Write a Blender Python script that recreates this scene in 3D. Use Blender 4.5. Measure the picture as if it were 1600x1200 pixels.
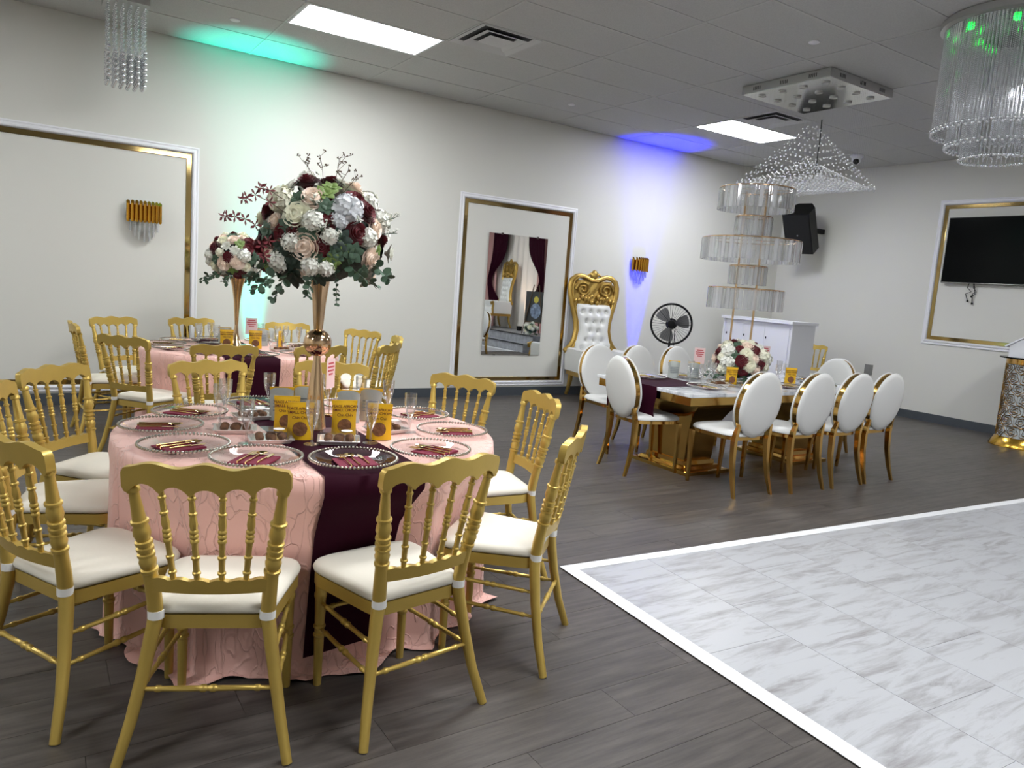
import bpy, bmesh, math, random
from mathutils import Vector, Matrix, Euler
for o in list(bpy.data.objects): bpy.data.objects.remove(o)
scene = bpy.context.scene
COL = scene.collection
PI = math.pi
rnd = random.Random(7)
# ------------------------------------------------------------------ camera
CAM_H = 1.3893
F_PX = 1153.13
yaw, pitch, roll = (math.radians(a) for a in (33.3157, 7.5190, 4.2719))
fw = Vector((math.sin(yaw)*math.cos(pitch), math.cos(yaw)*math.cos(pitch), -math.sin(pitch)))
rt = Vector((math.cos(yaw), -math.sin(yaw), 0)); up = rt.cross(fw)
r2 = rt*math.cos(roll) + up*math.sin(roll); u2 = -rt*math.sin(roll) + up*math.cos(roll)
cam = bpy.data.objects.new('camera', bpy.data.cameras.new('camera')); COL.objects.link(cam)
cam.data.sensor_fit = 'HORIZONTAL'; cam.data.sensor_width = 36; cam.data.lens = F_PX/1600*36
cam.data.clip_start = .05
cam.matrix_world = Matrix(((r2.x, u2.x, -fw.x, 0), (r2.y, u2.y, -fw.y, 0), (r2.z, u2.z, -fw.z, CAM_H), (0, 0, 0, 1)))
scene.camera = cam
# ------------------------------------------------------------------ light and exposure
w = bpy.data.worlds.new('world'); scene.world = w; w.use_nodes = True
w.node_tree.nodes['Background'].inputs[0].default_value = (.9, .95, 1, 1)
w.node_tree.nodes['Background'].inputs[1].default_value = .05
PANEL_STRENGTH = 30.0
UPLIGHT_W = 700
scene.cycles.max_bounces = 7; scene.cycles.diffuse_bounces = 4; scene.cycles.glossy_bounces = 4; scene.cycles.transparent_max_bounces = 12
scene.cycles.caustics_reflective = False; scene.cycles.caustics_refractive = False; scene.cycles.use_light_tree = False
scene.view_settings.view_transform = 'Standard'; scene.view_settings.look = 'None'
scene.view_settings.exposure = 0.33; scene.view_settings.gamma = 1
scene.view_settings.use_curve_mapping = False
# room: wall_back at y = YA, wall_right at x = XB, camera over the origin
YA, XB, CH = 7.8626, 10.1219, 3.4464
X0, Y0 = -4.2, -3.6
# ------------------------------------------------------------------ helpers
class MB:
    def __init__(s): s.v = []; s.f = []
    def add(s, vs, fs):
        n = len(s.v); s.v += [tuple(v) for v in vs]; s.f += [tuple(i+n for i in f) for f in fs]; return s
    def box(s, x0, y0, z0, x1, y1, z1):
        return s.add([(x0,y0,z0),(x1,y0,z0),(x1,y1,z0),(x0,y1,z0),(x0,y0,z1),(x1,y0,z1),(x1,y1,z1),(x0,y1,z1)],
                     [(0,3,2,1),(4,5,6,7),(0,1,5,4),(1,2,6,5),(2,3,7,6),(3,0,4,7)])
    def tube(s, pts, rad, seg=10, cap=True, closed=False, flat=1.0):
        pts = [Vector(p) for p in pts]; n = len(pts)
        if not hasattr(rad, '__len__'): rad = [rad]*n
        rings = []; ref = None
        for i, p in enumerate(pts):
            if closed: d = pts[(i+1) % n]-pts[i-1]
            else: d = pts[min(i+1, n-1)]-pts[max(i-1, 0)]
            if d.length < 1e-9: d = Vector((0, 0, 1))
            d.normalize()
            if ref is None: ref = Vector((0, 0, 1)) if abs(d.z) < .9 else Vector((1, 0, 0))
            a = ref - d*ref.dot(d); a.normalize(); b = d.cross(a); ref = a
            rings.append([p + (a*math.cos(2*PI*k/seg) + b*math.sin(2*PI*k/seg)*flat)*rad[i] for k in range(seg)])
        return s.loft(rings, cap and not closed, closed)
    def loft(s, rings, cap=True, closed=False):
        seg = len(rings[0]); n = len(rings); vs = [v for r in rings for v in r]; fs = []
        for i in range(n if closed else n-1):
            j = (i+1) % n
            for k in range(seg):
                l = (k+1) % seg; fs.append((i*seg+k, i*seg+l, j*seg+l, j*seg+k))
        if cap: fs += [tuple(range(seg))[::-1], tuple((n-1)*seg+k for k in range(seg))]
        return s.add(vs, fs)
    def turned(s, p0, p1, prof, seg=10):
        p0, p1 = Vector(p0), Vector(p1)
        return s.tube([p0.lerp(p1, t) for t, r in prof], [r for t, r in prof], seg)
    def lathe(s, prof, seg=24, c=(0, 0, 0), cap=False):
        return s.loft([[(c[0]+r*math.cos(2*PI*k/seg), c[1]+r*math.sin(2*PI*k/seg), c[2]+z) for k in range(seg)] for r, z in prof], cap)
    def prism(s, out, t, fn):
        """outline [(a,b)], thickness t; fn(a,b,c) -> xyz with c = 0..t"""
        n = len(out)
        return s.add([fn(a, b, 0) for a, b in out]+[fn(a, b, t) for a, b in out],
                     [tuple(range(n))[::-1], tuple(range(n, 2*n))]+[(i, (i+1) % n, n+(i+1) % n, n+i) for i in range(n)])
    def strip(s, lo, hi, t, fn):
        """band between two polylines lo[i], hi[i] = (a,b); quads so it may be concave"""
        n = len(lo); vs = []
        for (a, b), (c, d) in zip(lo, hi): vs += [fn(a, b, 0), fn(c, d, 0), fn(c, d, t), fn(a, b, t)]
        fs = []
        for i in range(n-1):
            o = 4*i
            for k in range(4): fs.append((o+k, o+(k+1) % 4, o+4+(k+1) % 4, o+4+k))
        fs += [(3, 2, 1, 0), tuple(4*(n-1)+k for k in range(4))]
        return s.add(vs, fs)
    def ball(s, c, r, seg=8, rings=5, sz=1.0):
        vs = [(c[0], c[1], c[2]-r*sz)]; fs = []
        for i in range(1, rings):
            a = -PI/2+PI*i/rings
            vs += [(c[0]+r*math.cos(a)*math.cos(2*PI*k/seg), c[1]+r*math.cos(a)*math.sin(2*PI*k/seg), c[2]+r*sz*math.sin(a)) for k in range(seg)]
        vs.append((c[0], c[1], c[2]+r*sz)); L = len(vs)-1
        for k in range(seg):
            l = (k+1) % seg
            fs.append((0, 1+l, 1+k)); fs.append((L, L-seg+k, L-seg+l))
            for i in range(rings-2): o = 1+i*seg; fs.append((o+k, o+l, o+seg+l, o+seg+k))
        return s.add(vs, fs)
    def grid(s, nu, nv, fn, wrap=False):
        vs = [fn(i/(nu-1) if not wrap else i/nu, j/(nv-1)) for j in range(nv) for i in range(nu)]; fs = []
        for j in range(nv-1):
            for i in range(nu if wrap else nu-1):
                k = (i+1) % nu; fs.append((j*nu+i, j*nu+k, (j+1)*nu+k, (j+1)*nu+i))
        return s.add(vs, fs)
    def xf(s, m):
        s.v = [tuple(m @ Vector(v)) for v in s.v]; return s
    def join(s, o, m=None):
        return s.add([(m @ Vector(v)) for v in o.v] if m else o.v, o.f)
    def mesh(s, name, mat, smooth=True, ang=40):
        me = bpy.data.meshes.new(name); me.from_pydata(s.v, [], s.f)
        bm = bmesh.new(); bm.from_mesh(me); bmesh.ops.recalc_face_normals(bm, faces=bm.faces); bm.to_mesh(me); bm.free()
        if smooth:
            me.polygons.foreach_set('use_smooth', [True]*len(me.polygons)); me.set_sharp_from_angle(angle=math.radians(ang))
        me.materials.append(mat); return me
def link(name, me, parent=None, loc=(0, 0, 0), rz=0):
    o = bpy.data.objects.new(name, me); COL.objects.link(o); o.parent = parent; o.location = loc
    o.rotation_euler = (0, 0, rz) if not hasattr(rz, '__len__') else rz
    return o
def part(mb, name, mat, parent=None, smooth=True, ang=40, loc=(0, 0, 0), rz=0, label=None):
    o = link(name, mb.mesh(name, mat, smooth, ang), parent, loc, rz)
    if label: o['label'] = label
    return o
def tag(o, label, cat, group=None):
    o['label'] = label; o['category'] = cat
    if group: o['group'] = group
    return o
def thing(name, label, cat, loc=(0, 0, 0), rz=0, group=None):
    return tag(link(name, None, None, loc, rz), label, cat, group)
def struct(o): o['kind'] = 'structure'; return o
KIDS = {}
def kids(o):
    return [c for c in bpy.data.objects if c.parent == o]
def freeze(root):
    """remember the tree under a prototype so that copies need no scan"""
    return (root, [freeze(c) for c in kids(root)])
def copy_tree(tree, parent=None):
    src, ch = tree; c = src.copy(); COL.objects.link(c); c.parent = parent
    for t in ch: copy_tree(t, c)
    return c
def place(tree, first, loc, rz, label, group=None, cat=None):
    o = tree[0] if first else copy_tree(tree)
    o.location = loc; o.rotation_euler = (0, 0, rz); o['label'] = label
    if cat: o['category'] = cat
    if group: o['group'] = group
    return o
# ------------------------------------------------------------------ materials
def lin(c): return tuple(((x/255+.055)/1.055)**2.4 if x > 10 else x/255/12.92 for x in c)
def mat(name, rgb, rough=.5, metal=0., bump=0, bscale=50, var=0, vscale=8, spec=.5, coat=0, emit=None, estr=0, sheen=0, stretch=None):
    m = bpy.data.materials.new(name); m.use_nodes = True; nt = m.node_tree; b = nt.nodes['Principled BSDF']
    c = (*lin(rgb), 1); b.inputs['Base Color'].default_value = c
    b.inputs['Roughness'].default_value = rough; b.inputs['Metallic'].default_value = metal
    b.inputs['Specular IOR Level'].default_value = spec; b.inputs['Coat Weight'].default_value = coat
    b.inputs['Sheen Weight'].default_value = sheen
    if emit: b.inputs['Emission Color'].default_value = (*lin(emit), 1); b.inputs['Emission Strength'].default_value = estr
    tc = nt.nodes.new('ShaderNodeTexCoord'); src = tc.outputs['Object']
    if stretch:
        mp = nt.nodes.new('ShaderNodeMapping'); mp.inputs['Scale'].default_value = stretch
        nt.links.new(src, mp.inputs[0]); src = mp.outputs[0]
    if var:
        n = nt.nodes.new('ShaderNodeTexNoise'); n.inputs['Scale'].default_value = vscale; n.inputs['Detail'].default_value = 4
        nt.links.new(src, n.inputs['Vector'])
        r = nt.nodes.new('ShaderNodeValToRGB')
        r.color_ramp.elements[0].position = .3; r.color_ramp.elements[1].position = .7
        r.color_ramp.elements[0].color = (*[x*(1-var) for x in c[:3]], 1); r.color_ramp.elements[1].color = (*[min(1, x*(1+var)) for x in c[:3]], 1)
        nt.links.new(n.outputs[0], r.inputs[0]); nt.links.new(r.outputs[0], b.inputs['Base Color'])
    if bump:
        n = nt.nodes.new('ShaderNodeTexNoise'); n.inputs['Scale'].default_value = bscale; n.inputs['Detail'].default_value = 3
        nt.links.new(src, n.inputs['Vector'])
        bp = nt.nodes.new('ShaderNodeBump'); bp.inputs['Strength'].default_value = bump; bp.inputs['Distance'].default_value = .01
        nt.links.new(n.outputs[0], bp.inputs['Height']); nt.links.new(bp.outputs[0], b.inputs['Normal'])
    return m
def glass(name, tint=(1, 1, 1), rough=.03, base=.06, milky=0):
    """thin clear glass: see-through with a Fresnel sheen"""
    m = bpy.data.materials.new(name); m.use_nodes = True; nt = m.node_tree; nt.nodes.clear()
    out = nt.nodes.new('ShaderNodeOutputMaterial'); mx = nt.nodes.new('ShaderNodeMixShader')
    tr = nt.nodes.new('ShaderNodeBsdfTransparent'); gl = nt.nodes.new('ShaderNodeBsdfGlossy')
    tr.inputs[0].default_value = (*tint, 1); gl.inputs[1].default_value = rough; gl.inputs[0].default_value = (1, 1, 1, 1)
    lw = nt.nodes.new('ShaderNodeLayerWeight'); lw.inputs[0].default_value = .35
    ma = nt.nodes.new('ShaderNodeMath'); ma.operation = 'MULTIPLY_ADD'; ma.inputs[1].default_value = .6; ma.inputs[2].default_value = base
    nt.links.new(lw.outputs['Fresnel'], ma.inputs[0]); nt.links.new(ma.outputs[0], mx.inputs[0])
    nt.links.new(tr.outputs[0], mx.inputs[1]); nt.links.new(gl.outputs[0], mx.inputs[2]); nt.links.new(mx.outputs[0], out.inputs[0])
    if milky:
        df_ = nt.nodes.new('ShaderNodeBsdfTranslucent'); dd = nt.nodes.new('ShaderNodeBsdfDiffuse'); m1 = nt.nodes.new('ShaderNodeMixShader'); m2 = nt.nodes.new('ShaderNodeMixShader')
        nt.links.new(df_.outputs[0], m1.inputs[1]); nt.links.new(dd.outputs[0], m1.inputs[2]); m2.inputs[0].default_value = milky
        oi = nt.nodes.new('ShaderNodeObjectInfo'); pw = nt.nodes.new('ShaderNodeMath'); pw.operation = 'POWER'; pw.inputs[1].default_value = 1.8
        ml = nt.nodes.new('ShaderNodeMath'); ml.operation = 'MULTIPLY'; ml.inputs[1].default_value = milky*2.6
        nt.links.new(oi.outputs['Random'], pw.inputs[0]); nt.links.new(pw.outputs[0], ml.inputs[0]); nt.links.new(ml.outputs[0], m2.inputs[0])
        nt.links.new(mx.outputs[0], m2.inputs[1]); nt.links.new(m1.outputs[0], m2.inputs[2]); nt.links.new(m2.outputs[0], out.inputs[0])
        for n_ in (df_, dd): n_.inputs[0].default_value = (.9, .9, .92, 1)
    return m
M = {}
M['wall'] = mat('wall_paint', (222, 221, 214), .7, bump=.06, bscale=220)
M['tile'] = mat('ceiling_tile', (196, 196, 194), .95, bump=.35, bscale=160, var=.07, vscale=120)
M['tbar'] = mat('ceiling_grid', (196, 196, 194), .5)
M['white_trim'] = mat('white_trim', (238, 238, 242), .35)
M['baseboard'] = mat('grey_vinyl_base', (56, 62, 69), .5)
M['goldstrip'] = mat('gold_mirror_strip', (186, 160, 106), .08, 1)
M['chairgold'] = mat('gold_chair_paint', (208, 177, 92), .36, .54, bump=.04, bscale=90, var=.07, vscale=5)
M['cushion'] = mat('ivory_cushion', (232, 226, 212), .6, bump=.05, bscale=60)
M['tie'] = mat('white_tie', (236, 234, 230), .7)
M['steelgold'] = mat('polished_gold_steel', (205, 164, 92), .12, 1)
M['throne_gold'] = mat('antique_gold_leaf', (196, 162, 88), .34, .85, bump=.25, bscale=70)
M['leather'] = mat('white_leather', (226, 226, 224), .38, bump=.03, bscale=120)
M['pink'] = None
M['burg'] = mat('burgundy_satin', (46, 7, 25), .7, spec=.08, bump=.08, bscale=30)
M['napkin'] = mat('burgundy_napkin', (118, 22, 52), .8, bump=.1, bscale=300)
M['glass'] = glass('clear_glass', (.985, .985, .985), .04, .03)
M['crystal'] = glass('crystal', (.95, .955, .96), .06, .16, .2)
M['fluteglass'] = glass('fluted_glass', (.95, .95, .95), .06, .13, .04)
M['pendantbead'] = mat('bright_crystal_bead', (240, 241, 244), .2, .35)
M['cellophane'] = glass('clear_lid', (.98, .98, .98), .1, .03)
M['beadglass'] = mat('rim_beads', (200, 196, 188), .15, .85)
M['crystalball'] = mat('cut_crystal', (226, 228, 232), .12, .8)
M['cutlery'] = mat('champagne_gold_cutlery', (226, 200, 140), .16, 1)
M['vasegold'] = mat('rose_gold_vase', (228, 192, 152), .14, 1)
M['black'] = mat('black_plastic', (7, 7, 8), .5, spec=.3)
M['screen'] = mat('tv_screen', (4, 6, 7), .15, spec=.1)
M['chrome'] = mat('polished_chrome', (200, 200, 200), .1, 1)
M['mirror'] = mat('mirror', (235, 238, 236), .01, 1)
M['bag'] = mat('yellow_pouch', (232, 180, 26), .4, bump=.15, bscale=40)
M['bagback'] = mat('silver_pouch_back', (178, 182, 178), .35, .3, bump=.15, bscale=40)
M['bagtext'] = mat('maroon_print', (92, 24, 20), .5)
M['snack'] = mat('brown_snack', (128, 82, 48), .7, var=.4, vscale=40, bump=.5, bscale=60)
M['tray'] = mat('white_card_tray', (236, 230, 226), .6)
M['white'] = mat('white_paint', (236, 237, 242), .45)
M['card'] = mat('pink_card', (238, 208, 208), .6)
M['cardprint'] = mat('red_print', (196, 84, 92), .6)
M['rose_burg'] = mat('burgundy_petal', (104, 10, 26), .7, sheen=.2, var=.25, vscale=30)
M['rose_blush'] = mat('blush_petal', (246, 228, 212), .6, sheen=.2, var=.06, vscale=30)
M['rose_cream'] = mat('cream_petal', (242, 240, 218), .6, sheen=.2, var=.05, vscale=30)
M['petal_white'] = mat('white_petal', (240, 240, 230), .6, sheen=.2, var=.05, vscale=30)
M['petal_pale'] = mat('pale_lilac_petal', (224, 226, 230), .6, sheen=.2)
M['leaf'] = mat('eucalyptus_leaf', (66, 90, 70), .6, var=.3, vscale=25)
M['leaf2'] = mat('bright_green_leaf', (110, 134, 66), .6, var=.25, vscale=25)
M['darkleaf'] = mat('dark_leaf', (34, 52, 42), .6, var=.3, vscale=25)
M['twig'] = mat('brown_twig', (88, 70, 50), .7)
M['wire'] = glass('clear_wire', (.93, .93, .93), .3, .02)
M['lcd'] = mat('light_diffuser', (255, 255, 255), .5, emit=(250, 253, 255), estr=PANEL_STRENGTH)
M['greyplate'] = mat('grey_cover_plate', (150, 150, 146), .4, .4)
M['curtain'] = mat('white_sheer', (232, 226, 220), .8)
M['curtain_pink'] = mat('pink_drape', (196, 150, 146), .8)
M['stagemarble'] = mat('grey_stage_marble', (150, 152, 158), .35, var=.2, vscale=4, stretch=(1, 3, 3))
M['frost'] = mat('frosted_cylinder', (220, 226, 228), .4)
# satin pink cloth with crush lines
def pink_cloth():
    m = mat('pink_crushed_taffeta', (242, 190, 178), .42, sheen=.25)
    nt = m.node_tree; b = nt.nodes['Principled BSDF']; tc = nt.nodes.new('ShaderNodeTexCoord')
    mp = nt.nodes.new('ShaderNodeMapping'); mp.inputs['Scale'].default_value = (1, 1, .45); nt.links.new(tc.outputs['Object'], mp.inputs[0])
    nz = nt.nodes.new('ShaderNodeTexNoise'); nz.inputs['Scale'].default_value = 6; nz.inputs['Detail'].default_value = 3
    nt.links.new(mp.outputs[0], nz.inputs['Vector'])
    ad = nt.nodes.new('ShaderNodeVectorMath'); ad.operation = 'MULTIPLY_ADD'; ad.inputs[1].default_value = (.35, .35, .35)
    nt.links.new(nz.outputs['Color'], ad.inputs[0]); nt.links.new(mp.outputs[0], ad.inputs[2])
    hs = None
    for sc in (6, 14):
        v = nt.nodes.new('ShaderNodeTexVoronoi'); v.feature = 'DISTANCE_TO_EDGE'; v.inputs['Scale'].default_value = sc
        nt.links.new(ad.outputs[0], v.inputs['Vector'])
        r = nt.nodes.new('ShaderNodeMapRange'); r.inputs[1].default_value = 0; r.inputs[2].default_value = .04; r.inputs[3].default_value = 1; r.inputs[4].default_value = 0
        nt.links.new(v.outputs['Distance'], r.inputs[0])
        if hs is None: hs = r.outputs[0]
        else:
            a = nt.nodes.new('ShaderNodeMath'); a.operation = 'ADD'; nt.links.new(hs, a.inputs[0]); nt.links.new(r.outputs[0], a.inputs[1]); hs = a.outputs[0]
    bp = nt.nodes.new('ShaderNodeBump'); bp.inputs['Strength'].default_value = .6; bp.inputs['Distance'].default_value = .006
    nt.links.new(hs, bp.inputs['Height']); nt.links.new(bp.outputs[0], b.inputs['Normal'])
    return m
M['pink'] = pink_cloth()
def plank_mat():
    m = mat('grey_oak_vinyl', (118, 112, 107), .42, bump=.1, bscale=60, stretch=(1.2, 14, 14))
    nt = m.node_tree; b = nt.nodes['Principled BSDF']; tc = nt.nodes.new('ShaderNodeTexCoord'); oi = nt.nodes.new('ShaderNodeObjectInfo')
    cb = nt.nodes.new('ShaderNodeCombineXYZ'); ml = nt.nodes.new('ShaderNodeMath'); ml.operation = 'MULTIPLY'; ml.inputs[1].default_value = 37
    nt.links.new(oi.outputs['Random'], ml.inputs[0]); nt.links.new(ml.outputs[0], cb.inputs[0]); nt.links.new(ml.outputs[0], cb.inputs[1])
    ge = nt.nodes.new('ShaderNodeNewGeometry')
    ad = nt.nodes.new('ShaderNodeVectorMath'); nt.links.new(ge.outputs['Position'], ad.inputs[0]); nt.links.new(cb.outputs[0], ad.inputs[1])
    mp = nt.nodes.new('ShaderNodeMapping'); mp.inputs['Scale'].default_value = (1.3, 13, 1); nt.links.new(ad.outputs[0], mp.inputs[0])
    n = nt.nodes.new('ShaderNodeTexNoise'); n.inputs['Scale'].default_value = 2.2; n.inputs['Detail'].default_value = 7; n.inputs['Roughness'].default_value = .65
    nt.links.new(mp.outputs[0], n.inputs['Vector'])
    r = nt.nodes.new('ShaderNodeValToRGB'); e = r.color_ramp.elements
    e[0].position = .3; e[0].color = (*lin((59, 55, 53)), 1); e[1].position = .72; e[1].color = (*lin((97, 91, 87)), 1)
    nt.links.new(n.outputs[0], r.inputs[0])
    hv = nt.nodes.new('ShaderNodeHueSaturation'); mr = nt.nodes.new('ShaderNodeMapRange'); mr.inputs[3].default_value = .9; mr.inputs[4].default_value = 1.08
    nt.links.new(oi.outputs['Random'], mr.inputs[0]); nt.links.new(mr.outputs[0], hv.inputs['Value']); nt.links.new(r.outputs[0], hv.inputs['Color'])
    nt.links.new(hv.outputs[0], b.inputs['Base Color']); return m
M['plank'] = plank_mat()
def marble_mat(name, base, vein, sc, rough):
    m = mat(name, base, rough); nt = m.node_tree; b = nt.nodes['Principled BSDF']
    oi = nt.nodes.new('ShaderNodeObjectInfo'); ge = nt.nodes.new('ShaderNodeNewGeometry')
    ml = nt.nodes.new('ShaderNodeMath'); ml.operation = 'MULTIPLY'; ml.inputs[1].default_value = 53; nt.links.new(oi.outputs['Random'], ml.inputs[0])
    ad = nt.nodes.new('ShaderNodeVectorMath'); cb = nt.nodes.new('ShaderNodeCombineXYZ'); nt.links.new(ml.outputs[0], cb.inputs[0]); nt.links.new(ml.outputs[0], cb.inputs[2])
    nt.links.new(ge.outputs['Position'], ad.inputs[0]); nt.links.new(cb.outputs[0], ad.inputs[1])
    mp = nt.nodes.new('ShaderNodeMapping'); mp.inputs['Scale'].default_value = sc; mp.inputs['Rotation'].default_value = (0, 0, math.radians(36)); nt.links.new(ad.outputs[0], mp.inputs[0])
    n = nt.nodes.new('ShaderNodeTexNoise'); n.inputs['Scale'].default_value = 2.0; n.inputs['Detail'].default_value = 8; n.inputs['Roughness'].default_value = .68; n.inputs['Distortion'].default_value = .5
    nt.links.new(mp.outputs[0], n.inputs['Vector'])
    r = nt.nodes.new('ShaderNodeValToRGB'); e = r.color_ramp.elements
    e[0].position = .3; e[0].color = (*lin(vein), 1); e[1].position = .53; e[1].color = (*lin(base), 1)
    nt.links.new(n.outputs[0], r.inputs[0]); nt.links.new(r.outputs[0], b.inputs['Base Color']); return m
M['marble'] = marble_mat('white_marble_vinyl', (178, 179, 183), (134, 131, 132), (1.3, 8, 1), .32)
M['marbletop'] = marble_mat('glossy_marble_top', (226, 228, 232), (120, 124, 134), (2, 3, 1), .06)
# ================================================================== SETTING
def in_view(x, y, z=0, m=.12):
    d = Vector((x, y, z-CAM_H)); k = d.dot(fw)
    if k < .3: return False
    return abs(d.dot(r2)/k*F_PX) < 800*(1+m) and abs(d.dot(u2)/k*F_PX) < 600*(1+m)
# ---- marble dance floor frame
MO = Vector((2.235, 2.81)); ma_ = math.radians(-3.4)
eu = Vector((math.cos(ma_), math.sin(ma_))); ev = Vector((math.sin(ma_), -math.cos(ma_)))
def on_marble(x, y):
    d = Vector((x, y))-MO; return d.dot(eu) > .02 and d.dot(ev) > .02
# ---- floor
fl = struct(part(MB().box(X0, Y0, -.12, XB, YA, -.0045), 'floor', mat('floor_screed', (70, 66, 62), .8)))
PW, PL = .182, 1.22
cells = []
row = 0; y = YA-.02
while y-PW > .6:
    off = (row*.437) % PL; x = -2.2-off
    while x < XB:
        x1 = min(x+PL, XB-.002); yc = y-PW/2
        pts = [(x+(x1-x)*t, yc) for t in (.02, .25, .5, .75, .98)]
        if any(in_view(*q) and not on_marble(*q) for q in pts):
            d = min(math.hypot(*q) for q in pts if in_view(*q) and not on_marble(*q)); cells.append((d, x, x1, y-PW, y))
        x += PL
    y -= PW; row += 1
cells.sort()
pm = {}
for i, (d, x, x1, ya, yb) in enumerate(cells[:290]):
    L = round(x1-x, 3)
    if L not in pm: pm[L] = MB().box(.0007, .0007, -.0045, L-.0007, PW-.0007, 0).mesh('plank', M['plank'], False)
    link('plank', pm[L], fl, (x, ya, 0))
rest = MB()
for d, x, x1, ya, yb in cells[290:]: rest.box(x+.0012, ya+.0012, -.0045, x1-.0012, yb-.0012, 0)
used = set((round(c[1], 3), round(c[3], 3)) for c in cells)
row = 0; y = YA-.02
while y > Y0+PW:
    off = (row*.437) % PL; x = -2.2-off-2*PL
    while x < XB:
        x1 = min(x+PL, XB-.002)
        if (round(x, 3), round(y-PW, 3)) not in used and x1 > X0 and x1-x > .01: rest.box(max(x, X0)+.0012, y-PW+.0012, -.0045, x1-.0012, y-.0012, 0)
        x += PL
    y -= PW; row += 1
o = part(rest, 'plank_field', M['plank'], fl, False); o['kind'] = 'stuff'
# ---- marble dance floor
df = thing('dance_floor', 'white grey-veined marble-look dance floor edged with white tape', 'dance floor', (MO.x, MO.y, 0), ma_)
part(MB().box(.0, -4.6, .0005, 6.6, 0, .003), 'underlay', M['white'], df, False)
TU, TV_ = .457, .914
tm = MB().box(.0012, .0012, .003, TU-.0012, TV_-.0012, .0055).mesh('tile', M['marble'], False)
for i in range(14):
    for j in range(6):
        v = j*TV_ - (i % 3)*.3
        lo, hi = max(0, v), min(4.6, v+TV_)
        if hi-lo < .05: continue
        me = tm if hi-lo > TV_-.001 else MB().box(.0012, .0012, .003, TU-.0012, hi-lo-.0012, .0055).mesh('tile', M['marble'], False)
        link('tile', me, df, (.05+i*TU, -.05-hi, 0))
tape = mat('white_tape', (246, 247, 250), .25, bump=.3, bscale=25)
part(MB().box(-.012, -4.6, .0055, .062, .01, .0075), 'edge_tape', tape, df, False)
part(MB().box(-.012, -.055, .006, 6.6, .012, .008), 'edge_tape', tape, df, False)
# ---- walls
struct(part(MB().box(X0, YA, -.12, XB+.12, YA+.12, CH+.2), 'wall_back', M['wall'], None, False))
struct(part(MB().box(XB, Y0, -.12, XB+.12, YA, CH+.2), 'wall_right', M['wall'], None, False))
struct(part(MB().box(X0-.12, Y0, -.12, X0, YA+.12, CH+.2), 'wall_left', M['wall'], None, False))
struct(part(MB().box(X0-.12, Y0-.12, -.12, XB+.12, Y0, CH+.2), 'wall_front', M['wall'], None, False))
bb = [(0, 0), (.012, 0), (.009, .012), (.007, .1), (.004, .11), (0, .11)]
o = MB(); o.loft([[(x, YA-a, b) for a, b in bb] for x in (X0, XB)]); struct(part(o, 'baseboard_back', M['baseboard']))
o = MB(); o.loft([[(XB-a, yy, b) for a, b in bb] for yy in (1.7, YA-.012)]); struct(part(o, 'baseboard_right', M['baseboard']))
# ---- ceiling
GX, GY, TW, TD = 3.0284, 7.2530, 1.2192, .6096
ce = struct(part(MB().box(X0, Y0, CH+.02, XB, YA, CH+.2), 'ceiling', mat('ceiling_deck', (120, 120, 120), .9), None, False))
xs = sorted([GX+k*TW for k in range(-7, 7) if X0 < GX+k*TW < XB-.05]+[X0, XB]); ys = sorted([GY-i*TD for i in range(-1, 19) if Y0 < GY-i*TD < YA-.05]+[Y0, YA])
LIGHTS = [(-1, 13), (-1, 6), (-1, 1), (3, 1), (-1, 9), (3, 9), (-5, 1), (-5, 9)]  # leading pair: unseen panels added to brighten the near chair backs and seats
VENTS = [(0, 2), (3, 2)]
tmesh = {}
def ctile(x0, x1, y0, y1):
    k = (round(x1-x0, 3), round(y1-y0, 3))
    if k not in tmesh: tmesh[k] = MB().box(.008, .008, .004, k[0]-.008, k[1]-.008, .018).mesh('ceiling_tile', M['tile'], False)
    link('ceiling_tile', tmesh[k], ce, (x0, y0, CH))
for x0, x1 in zip(xs, xs[1:]):
    for y0, y1 in zip(ys, ys[1:]):
        k = round((x0-GX)/TW); i = round((GY-y1)/TD)
        if x1-x0 > 1.2 and (k, i) in LIGHTS: continue
        if x1-x0 > 1.2 and (k, i) in VENTS: ctile(x0+TW/2, x1, y0, y1); continue
        ctile(x0, x1, y0, y1)
gb = lambda a, b, c, d: part(MB().box(a, b, CH, c, d, CH+.019), 'grid_bar', M['tbar'], ce, False)
for x in xs[1:-1]: gb(x-.009, Y0, x+.009, YA)
for y in ys[1:-1]: gb(X0, y-.009, XB, y+.009)
for k, i in VENTS: gb(GX+k*TW+TW/2-.009, GY-(i+1)*TD, GX+k*TW+TW/2+.009, GY-i*TD)
# ---- troffer lights
ll = {(-1, 13): 'added fill light panel well behind the camera over the dance floor', (-1, 6): 'added fill light panel above the frame over the near table', (-1, 1): 'long lit ceiling panel nearest the green glow', (3, 1): 'lit ceiling panel by the blue glow and crystal pendant',
      (-1, 9): 'lit ceiling panel above the dance floor edge, out of the frame', (3, 9): 'lit ceiling panel over the stage side of the hall',
      (-5, 1): 'lit ceiling panel in the far left bay of the hall', (-5, 9): 'lit ceiling panel behind the camera on the left'}
for k, i in LIGHTS:
    t = thing('ceiling_light', ll[(k, i)], 'light panel', (GX+k*TW+TW/2, GY-i*TD-TD/2, CH), 0, 'ceiling panels')
    a, b = TW/2-.012, TD/2-.012
    part(MB().box(-a+.02, -b+.02, .002, a-.02, b-.02, .012), 'diffuser', M['lcd'], t, False)
    for q in ((-a, -b, a, -b+.02), (-a, b-.02, a, b), (-a, -b+.02, -a+.02, b-.02), (a-.02, -b+.02, a, b-.02)):
        part(MB().box(q[0], q[1], -.001, q[2], q[3], .014), 'frame_side', M['white_trim'], t, False)
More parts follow.
